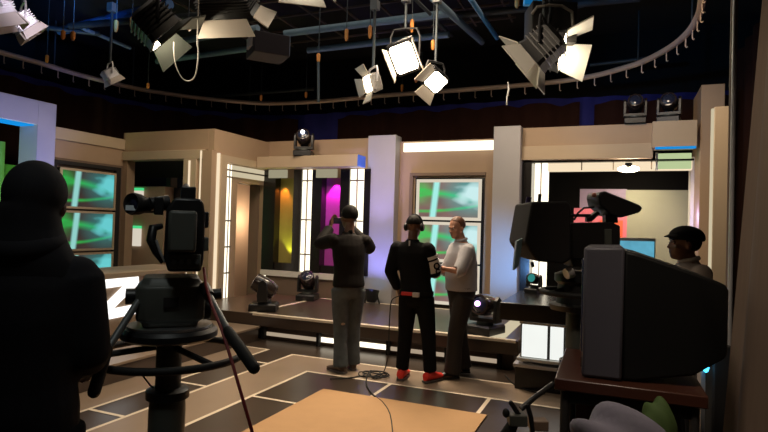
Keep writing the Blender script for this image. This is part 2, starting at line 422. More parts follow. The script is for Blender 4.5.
def sconce(c, z0, z1, label):
    t = thing('wall_sconce', label, 'lamp', (c, 7.7, z0), 'lit boxes in the left opening')
    B(c-.19, c+.19, 7.64, 7.718, z0, z1).build('shade', LED_S, t, bevel=.005)
    B(c-.19, c+.19, 7.63, 7.715, z1+.001, z1+.05).build('green_edge', LED_G, t)
sconce(-8.2, 2.04, 2.16, 'small pale box with green top edge, upper one beside camera eyepiece')
sconce(-8.22, 1.15, 1.47, 'pale square box with green top edge, lower one left of studio camera')

# door wall (plane X = -6.13, faces +X)
XDW = -6.13
dw = thing('door_wall', 'tan set wall with doorway framed by glowing white panels', 'set wall', (XDW, 8.1, 0))
m = MB().box(XDW-.12, XDW, 7.332, 8.9, 2.81, 3.16).box(XDW-.12, XDW, 7.37, 8.9, 2.7, 2.81).box(XDW-.12, XDW, 7.37, 7.97, 0, 2.7).box(XDW-.12, XDW, 8.8, 8.9, 0, 2.7).box(XDW-.12, XDW, 7.97, 8.8, 2.34, 2.7)
m.build('panel', TAN, dw)
m = MB().box(XDW, XDW+.07, 7.45, 7.6, .36, 2.75).box(XDW, XDW+.07, 7.6, 8.9, 2.63, 2.75)
m.build('outer_trim', TAN_L, dw)
B(XDW+.001, XDW+.05, 7.41, 7.435, .36, 2.77).build('light_strip', LED_T, dw)
B(XDW+.001, XDW+.04, 7.64, 7.755, .36, 2.61).build('light_panel', LED_W, dw)
B(XDW+.001, XDW+.04, 8.8, 8.895, .36, 2.61).build('light_panel', LED_W, dw)
B(XDW+.001, XDW+.04, 7.76, 8.795, 2.42, 2.61).build('light_panel', LED_D, dw)
for z in (.78, 1.22, 1.66, 2.4):
    B(XDW+.04, XDW+.05, 7.62, 7.775, z-.012, z+.012).build('divider', DARKBR, dw)
    B(XDW+.04, XDW+.05, 8.785, 8.9, z-.012, z+.012).build('divider', DARKBR, dw)
B(XDW+.04, XDW+.05, 7.62, 8.9, 2.505, 2.53).build('divider', DARKBR, dw)
B(XDW+.04, XDW+.05, 7.69, 7.705, .36, 2.61).build('divider', DARKBR, dw)
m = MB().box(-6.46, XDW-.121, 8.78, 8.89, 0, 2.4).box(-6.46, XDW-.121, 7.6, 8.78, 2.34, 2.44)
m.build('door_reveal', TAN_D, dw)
B(-7.09, -6.99, 8.1, 9.8, 0, 2.5).build('door_backing', PEACHP, dw)
light('doorway_lamp', 'POINT', (-6.62, 9.2, 1.7), 16, (1., .78, .55), size=.1)

# back niche wall (plane Y = 8.9)
nw = thing('niche_wall', 'back set wall with orange and magenta lit niches between glowing columns', 'set wall', (-5.1, 8.95, 0))
B(-6.25, -3.98, 8.9, 9.05, 0, 3.18).build('panel', TAN, nw)
B(-6.0, -4.01, 8.72, 8.9, 0, .68).build('plinth', TAN_D, nw)
B(-6.10, -3.99, 8.68, 8.9, .68, .78).build('ledge', WHITE, nw)
for x0, x1 in ((-6.10, -5.84), (-5.45, -5.285), (-5.065, -4.87), (-4.5, -4.325), (-4.045, -3.93)):
    B(x0, x1, 8.70, 8.9, .782, 2.62).build('black_upright', BLACK, nw)
for x0, x1 in ((-5.84, -5.45), (-4.87, -4.5)):
    B(x0, x1, 8.73, 8.9, .782, .92).build('niche_sill', BLACK, nw)
    B(x0, x1, 8.88, 8.9, .92, 2.48).build('niche_back', mat('lime_fabric' if x0 < -5 else 'magenta_fabric', (.34, .30, .07) if x0 < -5 else (.45, .06, .40), .7), nw)
B(-5.97, -5.58, 8.66, 8.695, 2.47, 2.62).build('header_light', LED_H, nw)
B(-4.97, -4.56, 8.66, 8.695, 2.47, 2.62).build('header_light', LED_H, nw)
def column(x0, x1, zb, label):
    t = thing('light_column', label, 'light column', ((x0+x1)/2, 8.78, zb), 'glowing white columns on the back set wall')
    xm = (x0+x1)/2
    B(x0, x1, 8.72, 8.88, zb, 2.62).build('light_panel', LED_W, t)
    B(xm-.012, xm+.012, 8.712, 8.72, zb, 2.62).build('centre_bar', TAN_L, t)
    for z in (1.1, 1.72, 2.42):
        B(x0, x1, 8.708, 8.712, z-.012, z+.012).build('divider', TAN_D, t)
column(-5.275, -5.075, .79, 'glowing white column between the orange niche and the magenta niche')
column(-4.315, -4.055, .79, 'glowing white column behind man in jeans, beside lilac pillar')
cn = thing('canopy', 'cream canopy box over the coloured niches with blue lit end', 'canopy', (-5.1, 8.6, 2.63))
B(-6.05, -4.04, 8.4, 8.68, 2.63, 2.83).build('canopy_box', TAN_L, cn, bevel=.006)
B(-4.04, -4.02, 8.4, 8.68, 2.635, 2.825).build('end_cap', mat('blue_lit_cap', (.07, .20, .75), .3), cn)  # blue light on the end face put into its colour
light('niche_orange', 'SPOT', (-5.74, 8.79, 2.45), 34, (1., .25, .05), (-5.76, 8.86, 1.3), .02, 60)
light('niche_lime', 'SPOT', (-5.52, 8.79, .98), 22, (.75, .85, .10), (-5.56, 8.86, 1.9), .02, 80)
light('niche_magenta', 'SPOT', (-4.66, 8.79, 2.45), 42, (1., .05, .80), (-4.67, 8.86, 1.5), .02, 80)

# lilac pillar
tag(B(-4.0, -3.49, 8.72, 9.0, 0, 3.19).build('square_pillar', PALE, bevel=.006), 'lilac blue lit pillar left of the middle screens, behind the headset man', 'pillar')
# middle monitor wall
mm = thing('monitor_wall', 'tan set wall with three stacked screens and bright top band behind standing men', 'set wall', (-2.63, 9, 0))
B(-3.49, -1.83, 8.92, 9.05, 0, 3.10).build('panel', TAN, mm)
B(-3.41, -1.835, 8.88, 8.92, 2.92, 3.07).build('light_band', LED_W, mm)
m = MB().box(-3.28, -1.99, 8.87, 8.92, 2.51, 2.56).box(-3.28, -3.22, 8.87, 8.92, .3, 2.51)
m.build('recess_frame', TAN_D, mm)
B(-3.18, -2.0, 8.89, 8.919, .34, 2.475).build('screen_backing', BLACK, mm)
B(-3.48, -1.84, 8.72, 8.88, 0, .33).build('plinth', TAN, mm)
def screen_y(x0, x1, z0, z1, label):
    t = thing('display_screen', label, 'screen', ((x0+x1)/2, 8.88, z0), 'stacked screens on middle monitor wall')
    y = 8.84; b = .05
    B(x0, x1, y, 8.889, z0, z1).build('casing', BLACK, t)
    m = MB().box(x0, x1, y-.02, y, z1-b, z1).box(x0, x1, y-.02, y, z0, z0+b).box(x0, x0+b, y-.02, y, z0+b, z1-b).box(x1-b, x1, y-.02, y, z0+b, z1-b)
    m.build('bezel', BEZEL_GLOW, t)
    MB().quad((x0+b, y-.004, z0+b), (x1-b, y-.004, z0+b), (x1-b, y-.004, z1-b), (x0+b, y-.004, z1-b)).build('screen_panel', SCR, t, smooth=False)
screen_y(-3.135, -2.035, 1.775, 2.445, 'green streaked screen in white bezel, topmost of the middle three')
screen_y(-3.135, -2.035, 1.085, 1.745, 'green streaked screen in white bezel between two men, middle of stack')
screen_y(-3.135, -2.035, .40, 1.055, 'green streaked screen in white bezel, lowest of the middle three')

# pale pillar and right portal
tag(B(-1.82, -1.41, 8.62, 9.0, 0, 3.24).build('square_pillar', PALE, bevel=.006), 'pale grey pillar with blue glow right of the man in white shirt', 'pillar')
rp = thing('portal_wall', 'tan overhead beam of the right set portal with protruding end block', 'set wall', (-.2, 8.9, 0))
B(-1.41, .42, 8.80, 9.0, 2.73, 3.23).build('beam', TAN, rp, bevel=.005)
B(-1.41, .42, 8.76, 8.80, 2.73, 2.94).build('lower_beam', TAN_L, rp, bevel=.005)
B(.40, .95, 8.62, 9.0, 2.86, 3.22).build('end_block', TAN_L, rp, bevel=.005)
B(.44, .94, 8.61, 8.64, 2.83, 2.86).build('blue_led_strip', LED_CY, rp)
B(-1.40, .95, 8.9, 9.0, 2.70, 2.725).build('black_strip', BLACK, rp)  # thin black strip below the beam
B(-1.4, -1.26, 8.82, 9.3, 0, 2.70).build('black_jamb', BLACK, rp)
lf = thing('light_frame', 'glowing white column and header strip inside the right portal', 'light column', (-1.1, 9.2, 0))
B(-1.25, -1.05, 9.1, 9.25, 0, 2.72).build('light_panel', LED_W, lf)
B(-1.162, -1.145, 9.09, 9.10, 0, 2.72).build('centre_bar', TAN, lf)
B(-1.05, .95, 9.1, 9.25, 2.59, 2.72).build('header_panel', LED_T, lf)
for x in (-.55, -.1, .42): B(x-.008, x+.008, 9.09, 9.10, 2.60, 2.72).build('divider', TAN, lf)
dl = thing('downlight', 'small glaring downlight under the right portal header', 'lamp', (.11, 9.02, 2.6))
MB().ell((.11, 9.02, 2.60), .15, .05, .05).build('bulb', LAMP_ON, dl)  # bulb drawn extra wide to take in the lamp's glare
MB().cyl((.11, 9.02, 2.62), (.11, 9.02, 2.69), .05).build('socket', BLACK, dl)
light('downlight_glow', 'POINT', (.11, 8.95, 2.52), 7, (1., .85, .6), size=.05)
ab = thing('alcove_backdrop', 'right alcove back wall with black, lavender, pink, red and olive colour fields', 'set wall', (0, 9.9, 0))
YA = 9.9
B(-1.6, .99, YA, YA+.1, 0, 3.1).build('panel', VELVET, ab)
def apan(x0, y0, x1, y1, nm, mt, dy):
    a = on(x0, y0, 'y', YA-dy); b = on(x1, y1, 'y', YA-dy)
    B(a.x, b.x, YA-dy, YA-.001, b.z, a.z).build(nm, mt, ab)
apan(626, 190, 691, 330, 'olive_field', OLIVEP, .03)
apan(580, 189, 626.5, 215, 'lavender_field', LAVP, .02)
apan(574, 208, 626.5, 240, 'pink_field', PINKP, .035)
apan(600, 220, 622, 262, 'orange_red_field', REDOP, .05)
light('alcove_lamp', 'AREA', (.2, 9.2, 2.4), 9, (1., .85, .62), (.2, 9.9, 1.6), .5)
gb = thing('green_glow_box', 'pale green glowing box under the end block of right portal', 'lamp', (.7, 9.1, 2.6))
B(.50, .93, 9.02, 9.09, 2.60, 2.82).build('light_panel', emit('pale_green_light', (.66, .80, .42), .75), gb)
B(.47, .50, 9.02, 9.1, 2.58, 2.84).build('frame', WHITE, gb)
# right return walls
tag(B(1.0, 1.28, 8.7, 9.6, 0, 3.71).build('square_pillar', TAN, bevel=.006), 'tall tan pillar at the right end of the set, behind cap man', 'pillar')
tag(B(.955, .999, 9.3, 9.6, 0, 2.8).build('pale_post', WHITE), 'narrow pale lilac post against the right tan pillar', 'post')
sp = thing('side_flat', 'nearer tan side panel edged with vertical light strip, beside brown curtain', 'set wall', (1.06, 7.5, 0))
B(1.0, 1.15, 7.5, 7.62, 0, 3.16).build('panel', TAN_L, sp, bevel=.008)
B(.972, .999, 7.5, 7.56, .6, 3.14).build('light_strip', LED_D, sp)

# ================================================================== PRESENTER DESK (RIGHT)
pd = thing('presenter_desk', 'glossy black topped desk with white glowing front beside the stage', 'desk', (-.5, 6.2, 0))
B(-1.12, .45, 5.82, 7.1, .72, .90).build('desk_top', BLACK, pd, bevel=.008)
B(-.93, .35, 6.02, 6.9, .32, .72).build('cabinet', BLACKM, pd)
B(-.97, .4, 5.95, 6.95, 0, .23).build('plinth', BLACK, pd)
B(-.99, .42, 5.93, 6.95, .23, .26).build('plinth_trim', ALU, pd)
B(-.96, .40, 5.96, 6.95, .29, .32).build('plinth_trim', WHITE, pd)
B(-.94, .36, 5.98, 6.6, .675, .70).build('top_trim', WHITE, pd)
for x0, x1 in ((-.915, -.66), (-.63, -.50), (-.47, -.2)):
    B(x0, x1, 6.0, 6.02, .33, .665).build('light_panel', LED_C, pd)
# ================================================================== MOVING HEAD LIGHTS
def moving_head(loc, label, yaw, tilt, lens, s=1.0, spot=None, group='moving head lights'):
    """yaw: heading of the beam round Z, tilt: beam above the horizon"""
    loc = V(loc); t = thing('moving_head_light', label, 'stage light', loc, group)
    d = V((math.cos(yaw), math.sin(yaw), 0)); sd = V((-d.y, d.x, 0))
    c = lambda a, b, z: loc + d*(a*s) + sd*(b*s) + Z_*(z*s)
    m = MB().loft([[c(x*k, y*k, z) for x, y in ((-.17, -.15), (.17, -.15), (.17, .15), (-.17, .15))] for z, k in ((.0, 1), (.08, 1), (.10, .88))])
    m.build('base', PLASTIC, t, bevel=.006*s)
    MB().cyl(c(0, 0, .10), c(0, 0, .13), .09*s).build('turntable', PLASTIC_G, t)
    for k in (-1, 1):
        prof = [(-.06, .125), (.06, .125), (.07, .2), (.05, .36), (0, .40), (-.05, .36), (-.07, .2)]
        MB().prism([(p[0]*s, p[1]*s) for p in prof], d, Z_, sd, loc+sd*((.125 if k > 0 else -.165)*s), .04*s).build('yoke_arm', PLASTIC, t, bevel=.006*s)
    MB().obox(c(0, 0, .145), d, sd, Z_, .065*s, .16*s, .02*s).build('yoke_base', PLASTIC, t)
    b = d*math.cos(tilt)+Z_*math.sin(tilt); hc = c(0, 0, .30)
    MB().lathe(hc, b, [(r*s, h*s) for r, h in ((.03, -.17), (.085, -.15), (.112, -.07), (.118, .02), (.115, .10), (.108, .145), (.09, .15), (.088, .135))], 28).build('lamp_head', DARKHEAD, t)
    MB().lathe(hc, b, [(r*s, h*s) for r, h in ((.088, .136), (.07, .150), (.03, .158), (.004, .16))], 24).build('lens', lens, t)
    if spot: MB().ell(hc+b*(.175*s)+Z_*.01, .034, .034, .034).build('bright_dot', spot, t)
    return t
DARKHEAD = mat('dark_brown_plastic', (.035, .024, .022), .22, var=.2, coat=.4)
moving_head((-4.78, 6.93, .365), 'moving head light on front left corner of the stage', math.radians(205), .5, GLASSB, 1.15)
moving_head((-4.84, 8.28, .365), 'moving head light at the back of stage below the first glowing column', math.radians(-75), .75, GLASSB, 1.05)
moving_head((-1.50, 6.9, .367), 'moving head light with purple lens behind the man in white shirt', math.radians(-108), .12, GLASSB, 1.15, spot=LENS_P)
moving_head((-5.17, 8.55, 2.832), 'moving head light with bright dot standing on the canopy', math.radians(-70), .5, GLASSB, 1.05, spot=LENS_W)
moving_head((-.93, 6.95, .901), 'small moving head with teal lens at the back of presenter desk', math.radians(-110), .2, LENS_T, .55)
moving_head((.18, 8.9, 3.233), 'dim moving head on the right portal beam, left of two', math.radians(-90), .4, GLASSB, .95)
moving_head((.62, 8.85, 3.223), 'dim moving head on the right portal beam, right of two near tall pillar', math.radians(-100), .3, GLASSB, .95)
# par uplight at the pillar's foot
pu = thing('par_uplight', 'small black uplight with blue lens at the foot of the lilac pillar', 'stage light', (-3.74, 8.45, .365))
for k in (-1, 1): MB().tube([(-3.74+.13*k, 8.5, .365), (-3.74+.10*k, 8.46, .53)], .014, 8).build('leg', PLASTIC, pu)
MB().lathe((-3.74, 8.46, .44), (0, .25, 1), [(.07, -.05), (.10, 0), (.115, .12), (.12, .15), (.105, .15), (.10, .12)], 22).build('can', PLASTIC, pu)
MB().lathe((-3.74, 8.46, .44), (0, .25, 1), [(.10, .122), (.05, .13), (.004, .132)], 20).build('lens', emit('blue_lens_glow', (.05, .45, 1.), 3.), pu)
light('pillar_blue', 'SPOT', (-3.70, 8.15, .55), 70, (.28, .28, 1.), (-3.76, 8.75, 1.9), .08, 100, .9)
light('pillar_blue_high', 'SPOT', (-3.60, 7.6, .8), 130, (.45, .35, 1.), (-3.78, 8.7, 2.5), .05, 40, .8)
light('canopy_blue', 'SPOT', (-3.56, 8.4, 2.2), 8, (.05, .30, 1.), (-4.02, 8.54, 2.73), .02, 40, .5)  # added spot to brighten the canopy's blue end
light('pillar_teal', 'SPOT', (-1.3, 7.6, 1.0), 60, (.18, .45, 1.), (-1.62, 8.62, 1.2), .05, 75, .9)
light('portal_blue', 'SPOT', (-5.9, 4.5, 1.1), 170, (.33, .38, 1.), (-7.14, 4.6, 2.5), .1, 75, .6)
light('tallpillar_blue', 'POINT', (.86, 8.85, 1.9), 7, (.45, .40, 1.), size=.05)

# ================================================================== STUDIO CAMERA, LEFT
def P(px, py, D): return dep(px, py, D)
rt, fd = R0.copy(), F0.copy()
def pedestal(t, base, zc, ring_r, ring_z, col_r=.055):
    b = V((base.x, base.y, 0))
    MB().cyl(b+Z_*.84, b+Z_*zc, col_r).build('column', PLASTIC_G, t)
    MB().lathe(b, Z_, [(.19, .08), (.19, .16), (.13, .20), (.078, .24), (.078, .80), (.075, .86)], 28).build('outer_column', PLASTIC_G, t)
    MB().lathe(b, Z_, [(.07, .85), (.092, .86), (.092, .895), (.07, .905)], 28).build('column_collar', PLASTIC, t)
    for k in range(3):
        a = 2*PI*k/3+.4; d = V((math.cos(a), math.sin(a), 0))
        MB().obox(b+d*.26+Z_*.12, d, V((-d.y, d.x, 0)), Z_, .2, .05, .035).build('base_arm', PLASTIC, t, bevel=.008)
        sd = V((-d.y, d.x, 0))
        for j in (-1, 1):
            MB().cyl(b+d*.43+sd*(.045*j-.015)+Z_*.065, b+d*.43+sd*(.045*j+.015)+Z_*.065, .065).build('caster_wheel', RUBBER, t)
    MB().torus(b+Z_*ring_z, Z_, ring_r, .016, 48, 10).build('steering_ring', RUBBER, t)
    for k in range(3):
        a = 2*PI*k/3-.25; d = V((math.cos(a), math.sin(a), 0))
        MB().tube([b+d*col_r+Z_*(ring_z+.03), b+d*ring_r+Z_*ring_z], .014, 8).build('ring_spoke', PLASTIC, t)
    return b
D1 = 2.5
base = P(170, 330, D1); b0 = V((base.x, base.y, 0))
rt0, fd0 = rt, fd
fd = b0.normalized(); rt = V((fd.y, -fd.x, 0))     # the left camera points straight away from us
c1 = thing('studio_camera', 'large black studio camera on pedestal with steering ring, beside dark hooded person', 'camera', b0)
pedestal(c1, b0, 1.15, .325, 1.055)
zt = 1.15
MB().lathe(b0, Z_, [(.06, 1.105), (.19, 1.125), (.205, 1.135), (.205, 1.16), (.19, 1.175)], 40).build('head_plate', PLASTIC, c1)
MB().lathe(b0, Z_, [(.178, 1.176), (.178, 1.186), (.10, 1.187)], 40).build('plate_ring', STEEL, c1)
# pan and tilt head
hc = b0 + Z_*1.29
m = MB().loft([[b0+rt*(x*k)+fd*(y*k)+Z_*z for x, y in ((-.15, -.11), (-.11, -.14), (.11, -.14), (.15, -.11), (.15, .11), (.11, .14), (-.11, .14), (-.15, .11))] for z, k in ((1.18, .72), (1.21, .78), (1.22, .92), (1.36, .95), (1.375, .82), (1.40, .75))])
m.build('pan_tilt_head', PLASTIC_G, c1, bevel=.008)
MB().cyl(b0-rt*.13+Z_*1.31, b0-rt*.185+Z_*1.31, .035).build('drag_knob', PLASTIC, c1)
MB().cyl(b0+rt*.13+Z_*1.31, b0+rt*.215+Z_*1.315, .026).build('drag_knob', PLASTIC, c1)
MB().cyl(b0+rt*.14+Z_*1.25, b0+rt*.17+Z_*1.25, .05).build('drag_dial', PLASTIC, c1)
MB().obox(b0-fd*.135+Z_*1.30, rt, fd, Z_, .03, .006, .02).build('level_plate', BLACKM, c1)
# pan bars towards the operator
def bar(p0, p1, p2):
    o = MB().tube([p0, p1], .0145, 12).build('pan_bar', STEEL_D, c1)
    MB().tube([p1, p1.lerp(p2, .5), p2], [.021, .023, .022], 14, roundcap=True).build('grip', RUBBER, o)
    MB().cyl(p0-(p1-p0).normalized()*.03, p0+(p1-p0).normalized()*.05, .024).build('clamp', PLASTIC, o)
STEEL_D = mat('dull_steel', (.16, .17, .17), .45, .5, var=.2)
bar(P(146, 289, 2.42), P(107, 350, 2.16), P(94, 392, 2.0))
bar(P(206, 290, 2.42), P(228, 331, 2.2), P(254, 368, 2.02))
# body
bz0, bz1 = P(180, 269, D1).z, P(180, 199, D1).z
bc = P(184, 235, D1)
prof = [(-.060, bz0), (.070, bz0), (.080, bz0+.05), (.082, bz1-.07), (.072, bz1-.02), (.06, bz1), (-.045, bz1), (-.076, bz1-.05), (-.080, bz0+.06)]
m = MB().prism([(x, z-bc.z) for x, z in prof], rt, Z_, fd, bc-fd*.14, .37)
m.build('camera_body', PLASTIC, c1, bevel=.01)
MB().obox(bc-fd*.20+Z_*.02-rt*.01, rt, fd, Z_, .055, .04, .085).build('battery_pack', PLASTIC_G, c1, bevel=.012)
MB().obox(bc-fd*.18-Z_*.105+rt*.005, rt, fd, Z_, .062, .015, .03).build('connector_panel', PLASTIC_G, c1, bevel=.004)
for k in range(4): MB().cyl(bc-fd*.195-Z_*.105+rt*(.005+(k-1.5)*.03), bc-fd*.21-Z_*.105+rt*(.005+(k-1.5)*.03), .010, n=12).build('socket', STEEL_D, c1)
MB().obox(bc+rt*.085-fd*.03+Z_*.07, rt, fd, Z_, .012, .09, .035).build('side_module', PLASTIC, c1, bevel=.006)
MB().obox(bc+rt*.088-fd*.09-Z_*.035, rt, fd, Z_, .012, .035, .03).build('side_module', PLASTIC_G, c1, bevel=.006)
MB().lathe(bc+fd*.23, fd, [(.075, 0), (.08, .05), (.06, .07), (.065, .16), (.085, .2), (.088, .3), (.08, .3)], 24).build('lens', PLASTIC, c1)
tz = bz1
MB().tube([bc+fd*.2+Z_*(tz-bc.z), bc+fd*.17+Z_*(tz-bc.z+.05), bc-fd*.05+Z_*(tz-bc.z+.055), bc-fd*.12+Z_*(tz-bc.z+.0)], .013, 10).build('top_handle', PLASTIC, c1)
MB().obox(bc+Z_*(tz-bc.z+.015)+rt*.01-fd*.1, rt, fd, Z_, .03, .03, .035).build('wireless_receiver', PLASTIC, c1, bevel=.006)
# viewfinder reaching left with its eyepiece turned back
vz = P(140, 204, D1).z
vf = MB().tube([P(168, 203, D1+.05), P(150, 204, D1)], [.036, .030], 16); v = vf.build('viewfinder', PLASTIC, c1)
MB().obox(P(159, 206, D1), rt, fd, Z_, .02, .045, .04).build('viewfinder_housing', PLASTIC, v, bevel=.006)
e0 = P(138.5, 204.5, D1-.02); ea = cdir(-.45, .05, -1.)
MB().lathe(e0, ea, [(.012, -.09), (.032, -.08), (.036, -.03), (.047, .0), (.050, .03), (.046, .042), (.036, .036), (.03, .02)], 26).build('eyepiece', RUBBER, v)
MB().lathe(e0, ea, [(.034, .022), (.02, .030), (.002, .033)], 20).build('eyepiece_glass', GLASSB, v)
MB().obox(e0+ea*.036-Z_*.018, rt, ea.cross(rt).normalized(), ea, .022, .011, .003).build('eyepiece_glint', mat('pale_blue_glint', (.80, .90, .98), .2), v)  # pale plate painted as a reflection on the eyepiece
# lens demand grip hanging at the left of the body
MB().tube([P(162, 226, 2.45), P(153, 228, 2.42), P(151, 240, 2.40), P(156, 252, 2.40), P(163, 262, 2.42)], [.012, .020, .020, .016, .012], 12).build('focus_grip', PLASTIC, c1)
MB().tube([P(156, 240, 2.39), P(160, 252, 2.39), P(165, 262, 2.40)], .006, 8).build('grip_cable', ALU, c1)
cb = MB().tube([P(204, 268, 2.44), P(206, 285, 2.36), P(212, 306, 2.26), P(222, 330, 2.2), P(232, 362, 2.12), P(243, 400, 2.05), P(256, 445, 2.0), P(262, 500, 2.0)], .0065, 8)
tag(cb.build('camera_cable', REDC), 'dark red cable hanging from the left studio camera', 'cable')
MB().tube([P(140, 372, 2.45), P(150, 385, 2.47), P(158, 392, 2.48)], .004, 6).build('brake_cable', RUBBER, c1)

rt, fd = rt0, fd0
# ================================================================== RIGHT CAMERA WITH PROMPTER
D2 = 3.3
b2 = P(577, 300, D2); b2 = V((b2.x, b2.y, 0))
c2 = thing('studio_camera', 'black studio camera with prompter hood and tilted viewfinder behind the old television', 'camera', b2)
# beam direction: towards the set's left; the camera is seen from its side
ld = cdir(-1, 0, .12); ud = V((-ld.y, ld.x, 0))*-1
pedestal(c2, b2, 1.2, .2, P(560, 292, D2).z, .06)
MB().lathe(b2, Z_, [(.05, 1.18), (.15, 1.19), (.16, 1.22), (.12, 1.23), (.11, 1.34), (.13, 1.36), (.13, 1.40), (.08, 1.42)], 28).build('pan_tilt_head', PLASTIC, c2)
MB().cyl(P(571, 272, D2-.12), P(566, 274, D2-.13), .035, .03).build('drag_knob', ALU, c2)
cc = P(585, 236, D2)
def pr2(pts, Dm, thick, name, mt, bev=.008, parent=None):
    """side outline given in the photo, real thickness across the beam"""
    ps = [P(x, y, Dm) for x, y in pts]; o = ps[0]
    MB().prism([((p-o).dot(rt), (p-o).dot(Z_)) for p in ps], rt, Z_, fd, o-fd*(thick/2), thick).build(name, mt, parent or c2, bevel=bev)
pr2([(556, 223), (604, 222), (612, 226), (612, 252), (604, 258), (558, 258)], D2, .24, 'camera_body', PLASTIC)
pr2([(563, 214), (590, 214), (590, 222), (586, 222), (586, 217), (567, 217), (567, 222), (563, 222)], D2, .04, 'top_handle', PLASTIC, .004)
pr2([(604, 229), (611, 229), (611, 248), (604, 248)], D2-.12, .03, 'side_panel', PLASTIC_G, .004)
pr2([(566, 258), (604, 258), (600, 266), (568, 266)], D2, .16, 'mount_plate', PLASTIC_G, .006)
# prompter: hood with slanted glass
pr2([(523, 203), (557, 203), (560, 208), (560, 257), (552, 262), (527, 259), (516, 242)], D2, .40, 'prompter_hood', BLACKM, .012)
pr2([(516, 241), (522, 238), (518, 266), (513, 270)], D2-.12, .04, 'prompter_glass', mat('pale_glass_edge', (.30, .46, .50), .2), .002)
MB().tube([P(539, 204, D2), P(540, 194, D2)], .010, 8).build('hood_bolt', PLASTIC, c2)
MB().tube([P(528, 204, D2), P(529, 197, D2)], .016, 8).build('hood_bolt', mat('indigo_plastic', (.05, .03, .16), .4), c2)
MB().tube([P(532, 262, D2), P(533, 267, D2)], .010, 8).build('hood_bolt', PLASTIC, c2)
pr2([(586, 218), (596, 211), (599, 214), (590, 222)], D2, .05, 'viewfinder_arm', PLASTIC, .004)
# viewfinder, tilted
vo = [(592, 197), (594, 193), (599, 192), (633, 206), (635, 209), (632, 213), (614, 218), (604, 215), (594, 206)]
pr2(vo, D2, .20, 'viewfinder', PLASTIC, .008)
pr2([(604, 214), (616, 217), (616, 223), (604, 223)], D2, .06, 'viewfinder_mount', PLASTIC, .004)
MB().ell(P(594, 195, D2-.1), .014, .014, .014).build('tally_lamp', mat('salmon_lens', (.65, .25, .18), .3), c2)
MB().tube([P(594, 207, D2-.08), P(584, 208, D2-.08), P(578, 213, D2-.08), P(574, 220, D2-.05)], .006, 8).build('viewfinder_cable', RUBBER, c2)

# ================================================================== OLD TELEVISION ON TROLLEY
DT = 2.3
tvz = P(600, 379, DT).z
ax = cdir(1, 0, -.40)          # back of the set points right and away
sx = V((-ax.y, ax.x, 0))
o = P(581, 380, DT); o.z = tvz
tv = thing('television', 'large dark tube television on the wooden trolley, back towards the curtain', 'television', o)
bw = .155; Hh = P(581, 247, DT).z - tvz
def tvr(a, y0, y1, z0, z1): return [o+ax*a+sx*y0+Z_*z0, o+ax*a+sx*y1+Z_*z0, o+ax*a+sx*y1+Z_*z1, o+ax*a+sx*y0+Z_*z1]
MB().loft([tvr(0, -.0, .56, 0.008, Hh), tvr(bw, -.0, .56, 0.008, Hh+.005)]).build('front_frame', PLASTIC_B, tv, bevel=.012)
MB().loft([tvr(bw, .02, .54, .008, Hh-.01), tvr(bw+.05, .02, .54, .01, Hh-.02), tvr(bw+.26, .05, .50, .05, Hh-.09), tvr(bw+.37, .09, .46, .12, Hh-.13), tvr(bw+.383, .11, .44, .14, Hh-.15)]).build('rear_shell', mat('tube_black_plastic', (.005, .005, .005), .55, spec=.2), tv, bevel=.01)
g = MB()
for k in range(5): g.obox(o+ax*(-.002)+sx*.28+Z_*(.05+.0*k), sx, ax, Z_, .2-.01*k, .004, .02)
g.build('speaker_grille', PLASTIC, tv)
MB().obox(o-ax*.002+sx*.28+Z_*(Hh*.55), sx, ax, Z_, .24, .006, Hh*.36).build('screen_panel', GLASSB, tv, bevel=.004)
g = MB()
for k in range(7): g.obox(o+ax*(bw+.2)+sx*(.16+.04*k)+Z_*(Hh-.075), sx, ax+Z_*-.3, Z_, .012, .07, .004)
g.build('vent_slots', RUBBER, tv)
tr_ = thing('trolley', 'dark cherry wood trolley with black legs carrying the television', 'trolley', V((o.x, o.y, 0)))
def tq(a, y, z): return V((o.x, o.y, 0))+ax*a+sx*y+Z_*z
a0, a1, y0, y1 = -.10, .45, -.06, .58
def slab(z0, z1, nm, mt, g=0., bev=.006):
    MB().loft([[tq(a0+g, y0+g, z), tq(a1-g, y0+g, z), tq(a1-g, y1-g, z), tq(a0+g, y1-g, z)] for z in (z0, z1)]).build(nm, mt, tr_, bevel=bev)
slab(tvz-.045, tvz+.004, 'trolley_top', CHERRY)
slab(tvz-.10, tvz-.046, 'apron', BLACKM, .03)
slab(.50, .53, 'middle_shelf', CHERRY, .02)
slab(.14, .17, 'bottom_shelf', CHERRY, .02)
for a, y in ((a0+.04, y0+.04), (a1-.04, y0+.04), (a1-.04, y1-.04), (a0+.04, y1-.04)):
    MB().cyl(tq(a, y, .09), tq(a, y, tvz-.05), .018, n=12).build('leg', BLACKM, tr_)
    MB().cyl(tq(a-.015, y, .05), tq(a+.015, y, .05), .05, n=18).build('caster_wheel', RUBBER, tr_)
MB().loft([[tq(a, y1-.06, z) for a, z in ((a0+.06, .55), (a1-.06, .55), (a1-.06, tvz-.11), (a0+.06, tvz-.11))], [tq(a, y1-.045, z) for a, z in ((a0+.06, .55), (a1-.06, .55), (a1-.06, tvz-.11), (a0+.06, tvz-.11))]]).build('back_board', CHERRY, tr_)
